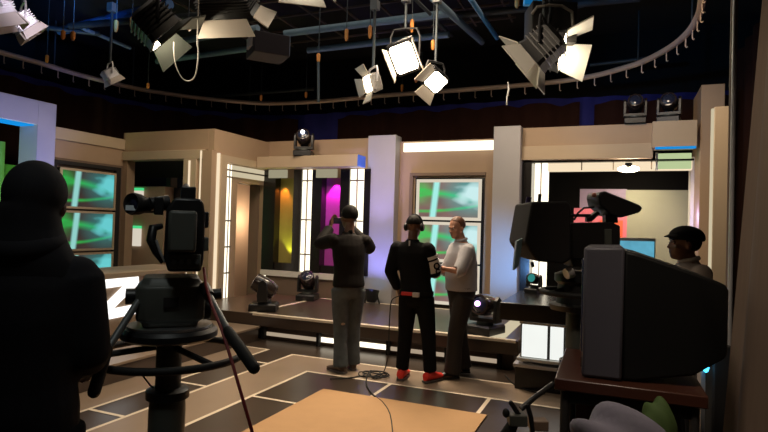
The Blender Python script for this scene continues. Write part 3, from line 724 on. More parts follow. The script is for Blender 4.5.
# crumpled lilac cloth and a green cloth on the middle shelf
def heap(c, rx, ry, rz, seed, mt, name, label, cat):
    random.seed(seed); bm = bmesh.new(); bmesh.ops.create_icosphere(bm, subdivisions=4, radius=1)
    ph = [(random.uniform(2, 7), random.uniform(2, 7), random.uniform(2, 7), random.uniform(0, 6)) for _ in range(9)]
    for v in bm.verts:
        q = v.co.copy(); k = 1+.026*sum(math.sin(a*q.x+b*q.y+cc_*q.z+d) for a, b, cc_, d in ph)
        z = max(q.z, -.55)
        v.co = V(c)+V((q.x*rx*k, q.y*ry*k, (z+.55)/1.55*rz*k if z > -.55 else 0))
    me = bpy.data.meshes.new(name); bm.to_mesh(me); bm.free(); me.materials.append(mt)
    me.polygons.foreach_set('use_smooth', [True]*len(me.polygons))
    ob = bpy.data.objects.new(name, me); COL.objects.link(ob); tag(ob, label, cat); return ob
hb = P(624, 440, 1.85); hb2 = P(657, 440, 2.02); zc_ = .86
fcs = thing('flight_case', 'black case under the lilac cloth bundle at the bottom right edge', 'case', (hb.x+.03, hb.y+.04, 0))
MB().obox(V((hb.x+.03, hb.y+.04, zc_/2)), ax, sx, Z_, .24, .20, zc_/2).build('case_body', BLACKM, fcs, bevel=.01)
MB().obox(V((hb.x+.03, hb.y+.04, zc_-.16)), ax, sx, Z_, .242, .202, .008).build('lid_seam', STEEL_D, fcs)
hb.z = hb2.z = zc_+.001
heap(hb, .155, .12, .215, 3, LILAC, 'bundled_cloth', 'crumpled pale lilac cloth bundle at the bottom edge before the television trolley', 'cloth')
heap(hb2, .06, .05, .19, 5, GREENC, 'folded_cloth', 'dark green cloth tucked behind the right end of the lilac bundle', 'cloth')
# equipment case behind with a small blue light
ec = thing('equipment_case', 'dark tan equipment case with small cyan light between trolley and curtain', 'case', (.68, 3.1, 0))
e1 = P(705, 345, 3.1)
MB().obox(V((e1.x+.05, e1.y+.12, e1.z/2)), rt, fd, Z_, .06, .12, e1.z/2).build('case_body', BLACKM, ec, bevel=.01)
MB().obox(V((e1.x-.015, e1.y+.0, e1.z/2)), rt, fd, Z_, .012, .02, e1.z/2).build('corner_strip', ALU, ec)
lc = P(706, 366, 3.05); MB().ell(lc, .016, .02, .035).build('status_light', LED_BL, ec)
light('case_led', 'POINT', P(703, 366, 2.98), .05, (.05, .5, 1.), size=.02)

# clamp arm at lower left of trolley
ja = thing('tripod_arm', 'black tripod arm with clamp reaching out from the trolley leg at bottom', 'tripod', P(520, 430, 2.3))
MB().tube([P(553, 384, 2.3), P(535, 397, 2.22), P(521, 409, 2.2)], .011, 10).build('arm', PLASTIC, ja)
MB().tube([P(511, 403, 2.2), P(517, 412, 2.2), P(523, 420, 2.2)], .010, 10, roundcap=True).build('clamp_lever', PLASTIC, ja)
MB().tube([P(527, 404, 2.2), P(531, 418, 2.2), P(533, 440, 2.2), P(533, 500, 2.2)], .010, 10).build('lower_leg', PLASTIC, ja)
MB().obox(P(517, 419, 2.2), rt, fd, Z_, .035, .03, .022).build('clamp', PLASTIC_G, ja, bevel=.005)
MB().tube([P(513, 424, 2.2), P(504, 440, 2.2), P(495, 500, 2.2)], [.022, .03, .02], 10).build('lower_leg', RUBBER, ja)
MB().ell(P(506, 413, 2.2), .014, .014, .018).build('clamp_knob', RUBBER, ja)
MB().obox(P(538, 424, 2.24), rt, fd, Z_, .035, .03, .02).build('quick_plate', TAN_D, ja, bevel=.004)

# flat monitor with blue screen
fmn = thing('flat_monitor', 'flat monitor with white frame and blue screen behind the television', 'monitor', P(634, 300, 4.6))
q = [P(612, 237.5, 4.6), P(656, 240.5, 4.72), P(655.5, 268, 4.72), P(612, 268, 4.6)]
mx_ = (q[1]-q[0]); mx_.z = 0; wv = mx_.length; mx_.normalize(); mn = V((mx_.y, -mx_.x, 0)); hv = q[0].z-q[3].z
MB().obox((q[0]+q[2])/2-mn*.02, mx_, mn, Z_, wv/2, .018, hv/2).build('casing', WHITE, fmn, bevel=.004)
i0 = q[3]+mx_*.03+Z_*.03+mn*.003; MB().quad(i0, i0+mx_*(wv-.055), i0+mx_*(wv-.055)+Z_*(hv-.055), i0+Z_*(hv-.055)).build('screen_panel', SCR_B, fmn, smooth=False)
fb = (q[2]+q[3])/2-mn*.03
MB().cyl(V((fb.x, fb.y, .03)), V((fb.x, fb.y, fb.z+.1)), .025).build('stand_pole', PLASTIC, fmn)
MB().cyl(V((fb.x, fb.y, 0)), V((fb.x, fb.y, .03)), .18, .15).build('stand_base', PLASTIC, fmn)

# brown curtain and stand pole at right edge
cu = MB(); n = 90; rows = []
pb, pt = [], []
ea_, eb_ = P(718, 432, 2.6), P(756, 0, 2.6); eg = (eb_-ea_)/(eb_.z-ea_.z)
for z in (.02, .9, 1.6, 2.4, 3.2, 4.6):
    e_ = ea_+eg*(z-ea_.z); s = z/4.6
    ring = []
    for i in range(n+1):
        tt = i/n
        ring.append(V((e_.x*(1-tt)+1.3*tt+.030*math.sin(tt*62+.4*s)+.018*math.sin(tt*27+1.3), e_.y*(1-tt)-.3*tt, z)))
    rows.append(ring)
back = [[p+X_*.012 for p in r] for r in rows]
for S in (rows, back): cu.loft(S, 0, cap=False, closed=False)
tag(cu.build('side_curtain', DRAPE_T, fix=False), 'brown pleated curtain hanging down the right edge of the view', 'curtain')
sp_ = thing('stand_pole', 'slim pale metal pole in front of the darkness beside the brown curtain', 'pole', V((P(729, 330, 3.2).x, P(729, 330, 3.2).y, 0)))
bp_ = V((P(730, 290, 3.2).x, P(730, 290, 3.2).y, 0))
MB().cyl(bp_, bp_+Z_*3.9, .013, n=12).build('tube', ALU, sp_)
MB().cyl(bp_+rt*.055+fd*.1, bp_+rt*.055+fd*.1+Z_*3.9, .018, n=12).build('brown_tube', TAN_D, sp_)
MB().lathe(bp_+rt*.03+fd*.05, Z_, [(.08, 0), (.08, .02), (.03, .03)], 20).build('base_plate', PLASTIC, sp_)
# dark masking drape right of the set
dr = MB(); rows = []
for z in (.02, 2., 4.3):
    rows.append([V((1.55+.05*math.sin(i*1.1), 3.2+i*.09, z)) for i in range(75)])
dr.loft(rows, 0, cap=False, closed=False).loft([[p+X_*.02 for p in r] for r in rows], 0, cap=False, closed=False)
tag(dr.build('masking_drape', DRAPE_K, fix=False), 'dark masking drape in the gap between tall tan pillar and brown curtain', 'curtain')
# ================================================================== RAIL AND BACKDROP DRAPES
ZR = 4.2
pix = [(-60, 35), (-25, 44), (0, 52), (25, 59), (50, 66), (75, 73.5), (100, 80), (125, 86), (150, 91), (192, 97), (230, 101), (270, 103.5), (325, 101), (384, 95.5), (440, 91.5), (500, 87), (545, 83), (576, 79), (600, 74.5), (620, 69), (638, 63.5), (655, 56), (675, 44), (690, 30), (699, 14), (702, 0), (704, -25), (705, -60)]
rp_ = [on(x, y, 'z', ZR) for x, y in pix]
def spline(pts, k=6):
    out = []
    for i in range(len(pts)-1):
        p0, p1, p2, p3 = pts[max(i-1, 0)], pts[i], pts[i+1], pts[min(i+2, len(pts)-1)]
        for j in range(k):
            t = j/k; out.append(.5*((2*p1)+(p2-p0)*t+(2*p0-5*p1+4*p2-p3)*t*t+(3*p1-p0-3*p2+p3)*t**3))
    out.append(pts[-1]); return out
rs_ = spline(rp_)
rl = thing('curtain_rail', 'curved bronze curtain rail with hooks running round the back of studio', 'rail', (-4, 10, ZR))
MB().tube(rs_, .042, 10).build('rail', RAILM, rl)
def resample(pts, step):
    out = [pts[0]]; acc = 0
    for a, b in zip(pts, pts[1:]):
        L = (b-a).length; d = step-acc
        while d <= L: out.append(a.lerp(b, d/L)); d += step
        acc = (acc+L) % step
    return out
hk = resample(rs_, .30)
for p in hk[:98]:
    m = MB().tube([p-Z_*.035, p-Z_*.15, p-Z_*.165+X_*.012, p-Z_*.155+X_*.024], .008, 6); m.build('curtain_hook', RAILM, rl)
for i in range(6, len(rs_), 19):
    p = rs_[i]; MB().cyl(p, V((p.x, p.y, 5.0)), .012, n=8).build('hanger_rod', PIPE_D, rl)
def drape(pts, z0, z1, off, amp, wl, name, mt, label):
    c = sum((p for p in pts), V())/len(pts); c = V((-4, 5, 0)); fine = resample(pts, .05); ring0, ring1 = [], []
    for i, p in enumerate(fine):
        t = (fine[min(i+1, len(fine)-1)]-fine[max(i-1, 0)]); t.z = 0; t.normalize(); nrm = V((-t.y, t.x, 0))
        if nrm.dot(V((p.x, p.y, 0))-c) < 0: nrm = -nrm
        q = V((p.x, p.y, 0))+nrm*(off+amp*math.sin(i*.05*2*PI/wl)+amp*.4*math.sin(i*.05*2*PI/wl*.37+1))
        ring0.append(q+Z_*z0); ring1.append(q+Z_*(z1(i) if callable(z1) else z1))
    m = MB().loft([ring0, ring1], 0, cap=False, closed=False)
    tag(m.build(name, mt, fix=False), label, 'curtain')
K = 6
sc_ = lambda i: 3.84+.06*abs(math.sin(i*.21))
i325 = 12*K; i560 = 16*K
str_ = [V((-1.0, 10.02, 4.2)), V((-.62, 10.05, 4.2)), V((-.42, 10.06, 4.2)), V((0, 10.1, 4.2)), V((1.7, 10.15, 4.2))]
bl_ = rs_[:i560]+str_
drape(bl_, 0.02, 4.0, .26, .03, .5, 'blue_backdrop', DRAPE_B, 'deep blue backdrop drape showing in thin slits behind black drapes')

drape(rs_[0:i325-2], .02, sc_, .14, .035, .4, 'black_backdrop', DRAPE_K, 'black backdrop drape hanging from the rail behind left half of set')
drape(rs_[i325+1:i560]+str_[:2], .02, sc_, .14, .035, .4, 'black_backdrop', DRAPE_K, 'black backdrop drape hanging from the rail behind middle screens, between two blue slits')
drape(str_[2:], .02, sc_, .14, .035, .4, 'black_backdrop', DRAPE_K, 'black backdrop drape hanging behind the right portal')

# ================================================================== LIGHTING GRID
ZG = 4.55
def pipe(a, b, r, mt, label, z=ZG, name='grid_pipe', grp=None):
    p, q = on(*a, 'z', z), on(*b, 'z', z)
    t = MB().cyl(p, q, r, n=14).build(name, mt); tag(t, label, 'pipe', grp); return t
pipe((285, 33.5), (450, 13), .055, PIPE, 'thick grey blue lighting pipe above hanging fresnel lamps, upper one', 4.6)
pipe((308, 50.5), (449, 34.5), .05, PIPE, 'thick grey blue lighting pipe above hanging fresnel lamps, lower one')
pipe((152, 46), (258, 28), .05, PIPE, 'grey blue pipe behind the black lamp at upper left, upper one')
pipe((157, 61.5), (268, 46), .05, PIPE, 'grey blue pipe behind the black lamp at upper left, lower one')
pipe((60, 31), (170, 4), .07, mat('blue_lit_pipe', (.05, .16, .42), .4), 'thick pipe coloured as blue lit at the top left of grid', 4.7)  # blue light of the rig put into the pipe colour
pipe((70, 26), (240, 12), .05, PIPE_D, 'dark thin pipe crossing above blue pipe at upper left')
pipe((433, -2), (482, 42), .05, PIPE, 'diagonal pipe with blue lit lower end near top centre, left one', 4.6)
pipe((414, -2), (452, 36), .025, PIPE_D, 'thin diagonal pipe near top centre left of the blue lit pipes', 4.6)
pipe((470, -2), (497, 38), .035, mat('blue_lit_steel_pipe', (.06, .28, .55), .4), 'diagonal pipe coloured as blue lit near top centre, right one', 4.6)  # this pipe's colour also holds the blue light on it
pipe((384, 22), (640, -2), .05, PIPE_D, 'long dark pipe running across the top right of grid', 4.75)
pipe((208, 97), (314, 89), .03, PIPE_D, 'thin dark bar just above curtain rail at centre left', 4.35)
pipe((590, 65), (650, 58), .03, PIPE_D, 'thin dark bar behind the curved rail at right', 4.5)
pipe((576, 5), (640, -8), .05, PIPE, 'short pale pipe end at the top right', 4.8)
pipe((-20, 20), (100, 34), .04, PIPE_D, 'dark pipe carrying silver lamps at the far upper left')
pipe((82, 28), (130, 48), .03, PIPE, 'slim grey pipe slanting above small silver lamp')
# lattice ceiling of thin bars
lat = MB()
for i in range(9):
    lat.box(-6.5+i*.6, -6.47+i*.6, 4.2, 9.2, 5.05, 5.08); lat.box(-6.5, -1.6, 4.2+i*.6, 4.23+i*.6, 5.05, 5.08)
tag(lat.build('ceiling_lattice', mat('bronze_bar', (.10, .075, .055), .6)), 'dark square lattice of thin bars under the ceiling, top centre', 'grid')
# dark duct box between pipes
dbx = thing('cable_duct', 'dark trapezoid duct box between the grey pipes', 'duct', P(270, 48, 6.6))
MB().obox(P(268, 48, 6.6), cdir(.9, 0, .45), cdir(-.45, 0, .9), Z_, .21, .20, .12).build('duct', mat('dark_violet_paint', (.02, .013, .022), .6), dbx, bevel=.01)
MB().obox(P(252, 43, 6.5), cdir(.9, 0, .45), cdir(-.45, 0, .9), Z_, .04, .10, .06).build('bracket', ALU, dbx)

def strap(x, y, D, h, label):
    t = thing('rigging_strap', label, 'strap', P(x, y, D), 'orange straps on the lighting grid'); p = P(x, y, D); s = h*D/FPX
    MB().lathe(p, Z_, [(.014, s*.5), (.026, s*.40), (.026, -s*.25), (.012, -s*.5)], 10).build('webbing', ORANGE, t)
    MB().cyl(p+Z_*s*.5, V((p.x, p.y, 5.4)), .006, n=8).build('cord', PIPE_D, t)
for x, y, D, h, l in ((116, 26, 6.8, 12, 'orange strap hanging just left of the blue pipes, above small silver lamp'), (132, 23, 6.8, 12, 'orange strap right of the first pair near blue pipe'),
    (63, 35, 6.5, 9, 'orange strap between silver lamp and blue pipe, left one'), (73, 36, 6.5, 9, 'orange strap between silver lamp and blue pipe, right one'),
    (188, 26, 5.2, 7, 'yellow orange strap right of the black lamp with lit door'), (346.5, 35, 7.5, 12, 'orange strap on the centre pipe left of fresnel lamp hanger'),
    (370, 32, 7.5, 13, 'orange strap directly over the fresnel lamp with wire cage'), (318.5, 58, 7.6, 9, 'orange strap at the left end of lower centre pipe, above thin rod'),
    (412, 26, 7.2, 13, 'orange strap above the wide bright flood lamp'), (433, 45, 7.2, 10, 'orange strap above the fresnel with two open doors'),
    (517, 3, 6.5, 10, 'orange strap at top edge above the grey barn door'), (47, 59, 8.6, 8, 'orange strap on the rail at far left'),
    (148, 86, 9.5, 6, 'orange strap on the rail below black lamp'), (261, 98, 10.5, 6, 'orange strap on the rail at left centre'), (306, 95, 10.5, 6, 'orange strap on the rail right of the thin bar'),
    (402, 88, 10.5, 7, 'orange strap on the rail under bright flood lamp'), (416, 80, 9.8, 5, 'orange strap just above rail between the two bright lamps')):
    strap(x, y, D, h, l)
tag(MB().cyl(P(318.5, 62, 7.6), P(318.5, 102, 7.6), .02, n=8).build('drop_rod', PIPE_D), 'thin dark rod dropping from orange strap at grid centre', 'rod')

# ------------------------------------------------------------------ hanging lamps
def lamp(x, y, D, aim, size, label, lit=None, flaps=(60, 60, 60, 60), shell=ALU, flapm=FLAPG, wide=1., deep=1.1, rod=True, roll=0., flap_len=1., cat='studio lamp'):
    """fresnel lantern: housing, lens, yoke, four barn doors, hanger. size = lens half-height in metres"""
    p = P(x, y, D); t = thing('hanging_lamp', label, cat, p)
    f = V(aim).normalized(); r = f.cross(Z_).normalized(); u = r.cross(f).normalized()
    if roll: r, u = r*math.cos(roll)+u*math.sin(roll), u*math.cos(roll)-r*math.sin(roll)
    s = size; W = s*wide
    ring = lambda a, k, kk: [p+f*(a*s)+r*(W*k*cx)+u*(s*kk*cy) for cx, cy in ((-1, -.8), (-.8, -1), (.8, -1), (1, -.8), (1, .8), (.8, 1), (-.8, 1), (-1, .8))]
    MB().loft([ring(-1.3*deep, .6, .6), ring(-1.15*deep, .85, .85), ring(-.2, .95, .95), ring(0, 1.02, 1.02), ring(.02, .9, .9)]).build('housing', shell, t)
    h = MB()
    for k in range(5): h.obox(p-f*(s*(.35+.17*k)*deep), r, f, u, W*1.0, s*.03, s*.97)
    h.build('cooling_fins', shell, t)
    MB().loft([ring(.03, .86, .86), ring(.07, .5, .5), ring(.08, .05, .05)]).build('lens', lit or GLASSB, t)
    for i, (ax_, hw, sd) in enumerate(((u, W, s), (-u, W, s), (r, s, W), (-r, s, W))):
        if flaps[i] is None: continue
        a = math.radians(flaps[i]); tv_ = r if i < 2 else u; L = s*1.15*flap_len
        d = f*math.cos(a)+ax_*math.sin(a); n_ = d.cross(tv_).normalized(); c0 = p+f*(.05*s)+ax_*(sd*1.02)
        vs = [c0-tv_*hw*.8, c0+tv_*hw*.8, c0+d*L+tv_*hw*1.1, c0+d*L-tv_*hw*1.1]
        th = n_*.006
        MB().add([v-th for v in vs]+[v+th for v in vs], [(3, 2, 1, 0), (4, 5, 6, 7), (0, 1, 5, 4), (1, 2, 6, 5), (2, 3, 7, 6), (3, 0, 4, 7)]).build('barn_door', flapm, t)
    c = p-f*(.55*s*deep); rh = V((r.x, r.y, 0)).normalized() if V((r.x, r.y, 0)).length > .1 else r
    top = c+Z_*(s*1.75)
    MB().tube([c+rh*W*1.15, c+rh*W*1.15+Z_*s*1.2, c+rh*W*.9+Z_*s*1.7, top, c-rh*W*.9+Z_*s*1.7, c-rh*W*1.15+Z_*s*1.2, c-rh*W*1.15], .014 if s > .1 else .009, 8).build('yoke', shell, t)
    if rod:
        MB().cyl(top, V((top.x, top.y, 4.5)), .018, n=10).build('hanger_rod', PIPE_D, t)
        MB().obox(V((top.x, top.y, 4.5)), X_, Y_, Z_, .05, .05, .06).build('clamp', STEEL_D, t, bevel=.006)
    return t
lamp(28, 29, 5.0, cdir(.55, -.75, .5), .10, 'silver lamp with violet sheen hanging at far upper left', flaps=(10, 10, 10, 10), flap_len=.6)
lamp(2, 16, 4.6, cdir(.3, -.9, .3), .10, 'silver lamp cut by the left edge at top', flaps=(20, 20, 20, 20))
lamp(112, 78, 7.6, cdir(.4, -.8, .4), .09, 'small silver lamp hanging above the rail at left', flaps=(15, 15, 15, 15), flap_len=.7)
lamp(166, 36, 4.4, cdir(.60, -.60, .30), .15, 'big black lamp with white lit door edge at upper left', shell=PLASTIC, flapm=PLASTIC_G, lit=LAMP_ON, flaps=(60, None, 70, 30), deep=1.3, rod=True)
lamp(230, 12, 4.6, cdir(.15, -.75, .8), .12, 'wide lamp with notched grey door at the top, right of black lamp', lit=LAMP_SOFT, wide=1.9, flaps=(30, 35, 55, 55), shell=PLASTIC)
lamp(304, -24, 4.6, cdir(.1, -.7, -.45), .12, 'lamp with pale door peeking in at the top edge, left of centre', lit=LAMP_SOFT, wide=1.5, flaps=(60, 25, 40, 40), shell=PLASTIC, flapm=WHITE, rod=True)
lamp(368, 84, 7.2, cdir(-.86, -.30, -.42), .115, 'fresnel lamp with wire cage and glowing open doors left of centre flood', lit=LAMP_ON, flaps=(65, 55, 70, 60))
lamp(404, 58, 6.9, cdir(-.10, -.50, -.85), .20, 'wide bright flood lamp with glowing rectangular face', lit=LAMP_ON, wide=.82, flaps=(None, None, 12, 12), shell=PLASTIC, roll=-.35, flap_len=.6, deep=.8)
lamp(436, 82, 6.9, cdir(.10, -.62, -.78), .125, 'bright fresnel lamp with two cream doors hanging open below', lit=LAMP_ON, flaps=(None, 60, 65, None), shell=PLASTIC, roll=.65)
lamp(532, 58, 5.2, cdir(-.70, -.62, .35), .155, 'large grey open barn door lamp in front of black housing', flaps=(60, 50, 40, 45), shell=PLASTIC, flapm=WHITE, deep=1.5, rod=True)
lamp(562, 52, 5.4, cdir(.90, -.22, -.30), .17, 'big black lamp casting light on white barn door at right', lit=LAMP_ON, flaps=(35, None, None, 18), shell=PLASTIC, deep=1.3, rod=True, flap_len=1.25, flapm=WHITE)
# black power box with label behind the right lamps
pb_ = thing('dimmer_box', 'black box with small grey label above the right hand lamps', 'box', P(550, 28, 5.3))
MB().obox(P(550, 27, 5.6), rt, fd, Z_, .22, .16, .20).build('box', BLACKM, pb_, bevel=.01)
MB().obox(P(544, 32, 5.40), rt, fd, Z_, .045, .004, .07).build('label_plate', mat('grey_plate', (.20, .20, .22), .6), pb_)
tag(MB().tube([P(532, 14, 5.2), P(537, 7, 5.15), P(550, 5, 5.15), P(562, 6, 5.2), P(572, 12, 5.2), P(573, 26, 5.25)], .014, 8).build('looped_cable', mat('pale_cable', (.3, .28, .24), .5)), 'pale looped cable over the black box near top right', 'cable')
tag(MB().tube(spline([P(174, 42, 4.4), P(174, 52, 4.4), P(176, 66, 4.4), P(182, 78, 4.4), P(189, 81, 4.4), P(195, 76, 4.4), P(198, 60, 4.4), P(198, 40, 4.4), P(198, 20, 4.4), V((P(198, 20, 4.4).x, P(198, 20, 4.4).y, 5.4))], 5), .005, 6).build('looped_cable', mat('pale_wire', (.45, .42, .38), .5)), 'thin pale safety cable looping below the big black lamp', 'cable')
tag(MB().tube([P(508, 82, 5.2), P(509, 90, 5.2), P(507, 97, 5.2), P(507, 105, 5.2)], .008, 6).build('loose_wire', ALU), 'short loose wire hanging below the grey barn door lamp', 'cable')
_p = P(203, 6, 5.); ci = thing('coloured_indicator', 'tiny red lamp near the top left of grid', 'lamp', P(203, 6, 5))
MB().ell(P(203, 6, 5.), .03, .03, .04).build('lens', mat('red_lens', (.6, .03, .05), .3), ci)
MB().cyl(_p, V((_p.x, _p.y, 5.4)), .008, n=8).build('cord', PIPE_D, ci)
tag(MB().obox(P(533, 1, 6.2), rt, fd, Z_, .10, .03, .05).build('work_lamp', mat('turquoise_enamel', (.03, .45, .6), .4)), 'turquoise lamp housing at the top edge near centre right', 'lamp')

# ------------------------------------------------------------------ floor cables
def fl(x, y): p = on(x, y, 'z', 0); p.z = .012; return p
coil = []
for i in range(40):
    a = i*.55; c = fl(374, 376); r = .10+.05*math.sin(i*.9); coil.append(c+V((math.cos(a)*r*1.2, math.sin(a)*r, .004*(i % 5))))
tag(MB().tube(spline([fl(330, 380), fl(350, 379), fl(362, 377)]+coil+[fl(366, 384), fl(372, 395), fl(382, 403), fl(390, 416), fl(393, 440)], 3), .007, 6).build('floor_cable', RUBBER), 'coiled dark cable lying on the floor left of the red shoes', 'cable')
tag(MB().tube(spline([fl(505, 376), fl(515, 386), fl(530, 392), fl(545, 395)], 5), .007, 6).build('floor_cable', RUBBER), 'dark cable on the floor at foot of presenter desk', 'cable')
# ================================================================== PEOPLE
def remeshed(m, name, mats, parent, voxel=.012, smooth=4):
    """weld the overlapping volumes of m into one continuous surface"""
    me = m.mesh(name, mats)
    bm = bmesh.new(); bm.from_mesh(me); bmesh.ops.recalc_face_normals(bm, faces=bm.faces); bm.to_mesh(me); bm.free()
    o = bpy.data.objects.new(name, me); COL.objects.link(o)
    r = o.modifiers.new('r', 'REMESH'); r.mode = 'VOXEL'; r.voxel_size = voxel
    s = o.modifiers.new('s', 'SMOOTH'); s.factor = .5; s.iterations = smooth
    dg = bpy.context.evaluated_depsgraph_get(); ev = o.evaluated_get(dg)
    nm = bpy.data.meshes.new_from_object(ev); o.modifiers.clear(); o.data = nm; bpy.data.meshes.remove(me)
    nm.polygons.foreach_set('use_smooth', [True]*len(nm.polygons)); nm.name = name
    if not nm.materials: nm.materials.append(mats)
    if parent: o.parent = parent; ROOTM[o.name] = None; ROOTM.pop(o.name)
    return o

def rings_h(sections, n=20, off=0.):
    """stack of ellipses: (centre, half width, half depth, yaw)"""
    out = []
    for c, a, b, yw in sections:
        c = V(c); r = V((math.cos(yw), math.sin(yw), 0)); f = V((-r.y, r.x, 0))
        out.append([c+r*((a+off)*math.cos(2*PI*j/n))+f*((b+off)*math.sin(2*PI*j/n)) for j in range(n)])
    return out
def limb(m, pts, rad, off=0., n=14, cap=True):
    q = []; R = []
    pts = [V(p) for p in pts]
    for i in range(len(pts)-1):
        for k in range(4):
            t = k/4; q.append(pts[i].lerp(pts[i+1], t)); R.append(rad[i]+(rad[i+1]-rad[i])*t+off)
    q.append(pts[-1]); R.append(rad[-1]+off)
    m.tube(q, R, n, roundcap=cap); return m
def hand(m, w, d, nrm, side, curl=.5, s=1.):
    """palm, four fingers and thumb; d along the hand, nrm out of the back of the hand, side = thumb side"""
    d = V(d).normalized(); nrm = V(nrm); nrm = (nrm-d*nrm.dot(d)).normalized(); t = d.cross(nrm)*side
    w = V(w)
    rr = []
    for h, a, b in ((-.02, .024, .020), (.02, .032, .018), (.06, .040, .016), (.085, .040, .013), (.095, .034, .009)):
        rr.append([w+d*h*s+t*(a*s*math.cos(2*PI*j/12))+nrm*(b*s*math.sin(2*PI*j/12)) for j in range(12)])
    m.loft(rr)
    for k, L in enumerate((.070, .080, .074, .058)):
        b0 = w+d*.075*s+t*((.030-.020*k)*s); pts = [b0]; dd = d.copy(); a = 0
        for seg_ in (.42, .33, .25):
            a += curl*(.55+.12*k); dd = d*math.cos(a)-nrm*math.sin(a)
            pts.append(pts[-1]+dd*(L*seg_*s))
        m.tube(pts, [.0098*s, .0094*s, .0088*s, .0076*s], 8, roundcap=True)
    b0 = w+d*.02*s+t*.024*s
    m.tube([b0, b0+(d*.7+t*.75-nrm*.3).normalized()*.042*s, b0+(d*.7+t*.75-nrm*.3).normalized()*.042*s+(d*.95+t*.15-nrm*.5).normalized()*.032*s], [.013*s, .011*s, .0085*s], 8, roundcap=True)
def head_shape(m, c, R, s=1., nose=True):
    """c = centre of the skull, R = rotation of the head (y forward, x right)"""
    c = V(c); T = lambda x, y, z: c+R @ V((x*s, y*s, z*s))
    Rm = R
    m.ell(T(0, -.012, .025), .076*s, .097*s, .095*s, rot=Rm)
    m.ell(T(0, .022, -.035), .062*s, .075*s, .088*s, rot=Rm)
    m.ell(T(0, .055, -.088), .034*s, .034*s, .030*s, rot=Rm)      # chin
    m.ell(T(0, .020, -.075), .056*s, .062*s, .040*s, rot=Rm)      # jaw
    if nose:
        m.loft([[T(x*k+0, y, z) for x, y in ((-1, .075), (1, .075), (.4, .095+dy), (-.4, .095+dy))] for z, k, dy in ((.012, .010, -.004), (-.012, .012, .010), (-.034, .017, .024), (-.044, .014, .010))])
        m.ell(T(0, .080, .022), .048*s, .016*s, .010*s, rot=Rm)   # brow
        m.ell(T(0, .086, -.062), .024*s, .012*s, .006*s, rot=Rm)  # lips
        m.ell(T(0, .084, -.071), .021*s, .011*s, .007*s, rot=Rm)
        for k in (-1, 1):
            m.ell(T(.040*k, .064, -.028), .022*s, .018*s, .018*s, rot=Rm)
    for k in (-1, 1):
        m.ell(T(.076*k, -.008, -.015), .010*s, .020*s, .031*s, rot=Rm @ Matrix.Rotation(-.35*k, 3, 'Z'))
def face_bits(t, c, R, s, dark):
    T = lambda x, y, z: V(c)+R @ V((x*s, y*s, z*s))
    for k in (-1, 1):
        e = MB().ell(T(.031*k, .0815, .001), .0135*s, .008*s, .0065*s, 12, 8, rot=R).build('eye', mat('eye_white_%d' % len(MATS), (.55, .50, .46), .3), t)
        MB().ell(T(.031*k, .0885, .001), .0055*s, .003*s, .0055*s, 10, 6, rot=R).build('iris', HAIR_D, e)
        MB().ell(T(.031*k, .0855, .021), .019*s, .007*s, .0042*s, 10, 6, rot=R).build('eyebrow', dark, t)
    MB().ell(T(0, .0945, -.0665), .019*s, .0035*s, .0022*s, 10, 6, rot=R).build('mouth', mat('lip_%d' % len(MATS), (.20, .07, .06), .5), t)
def hrot(yaw, pitch=0., roll=0.):
    return Matrix.Rotation(yaw, 3, 'Z') @ Matrix.Rotation(pitch, 3, 'X') @ Matrix.Rotation(roll, 3, 'Y')

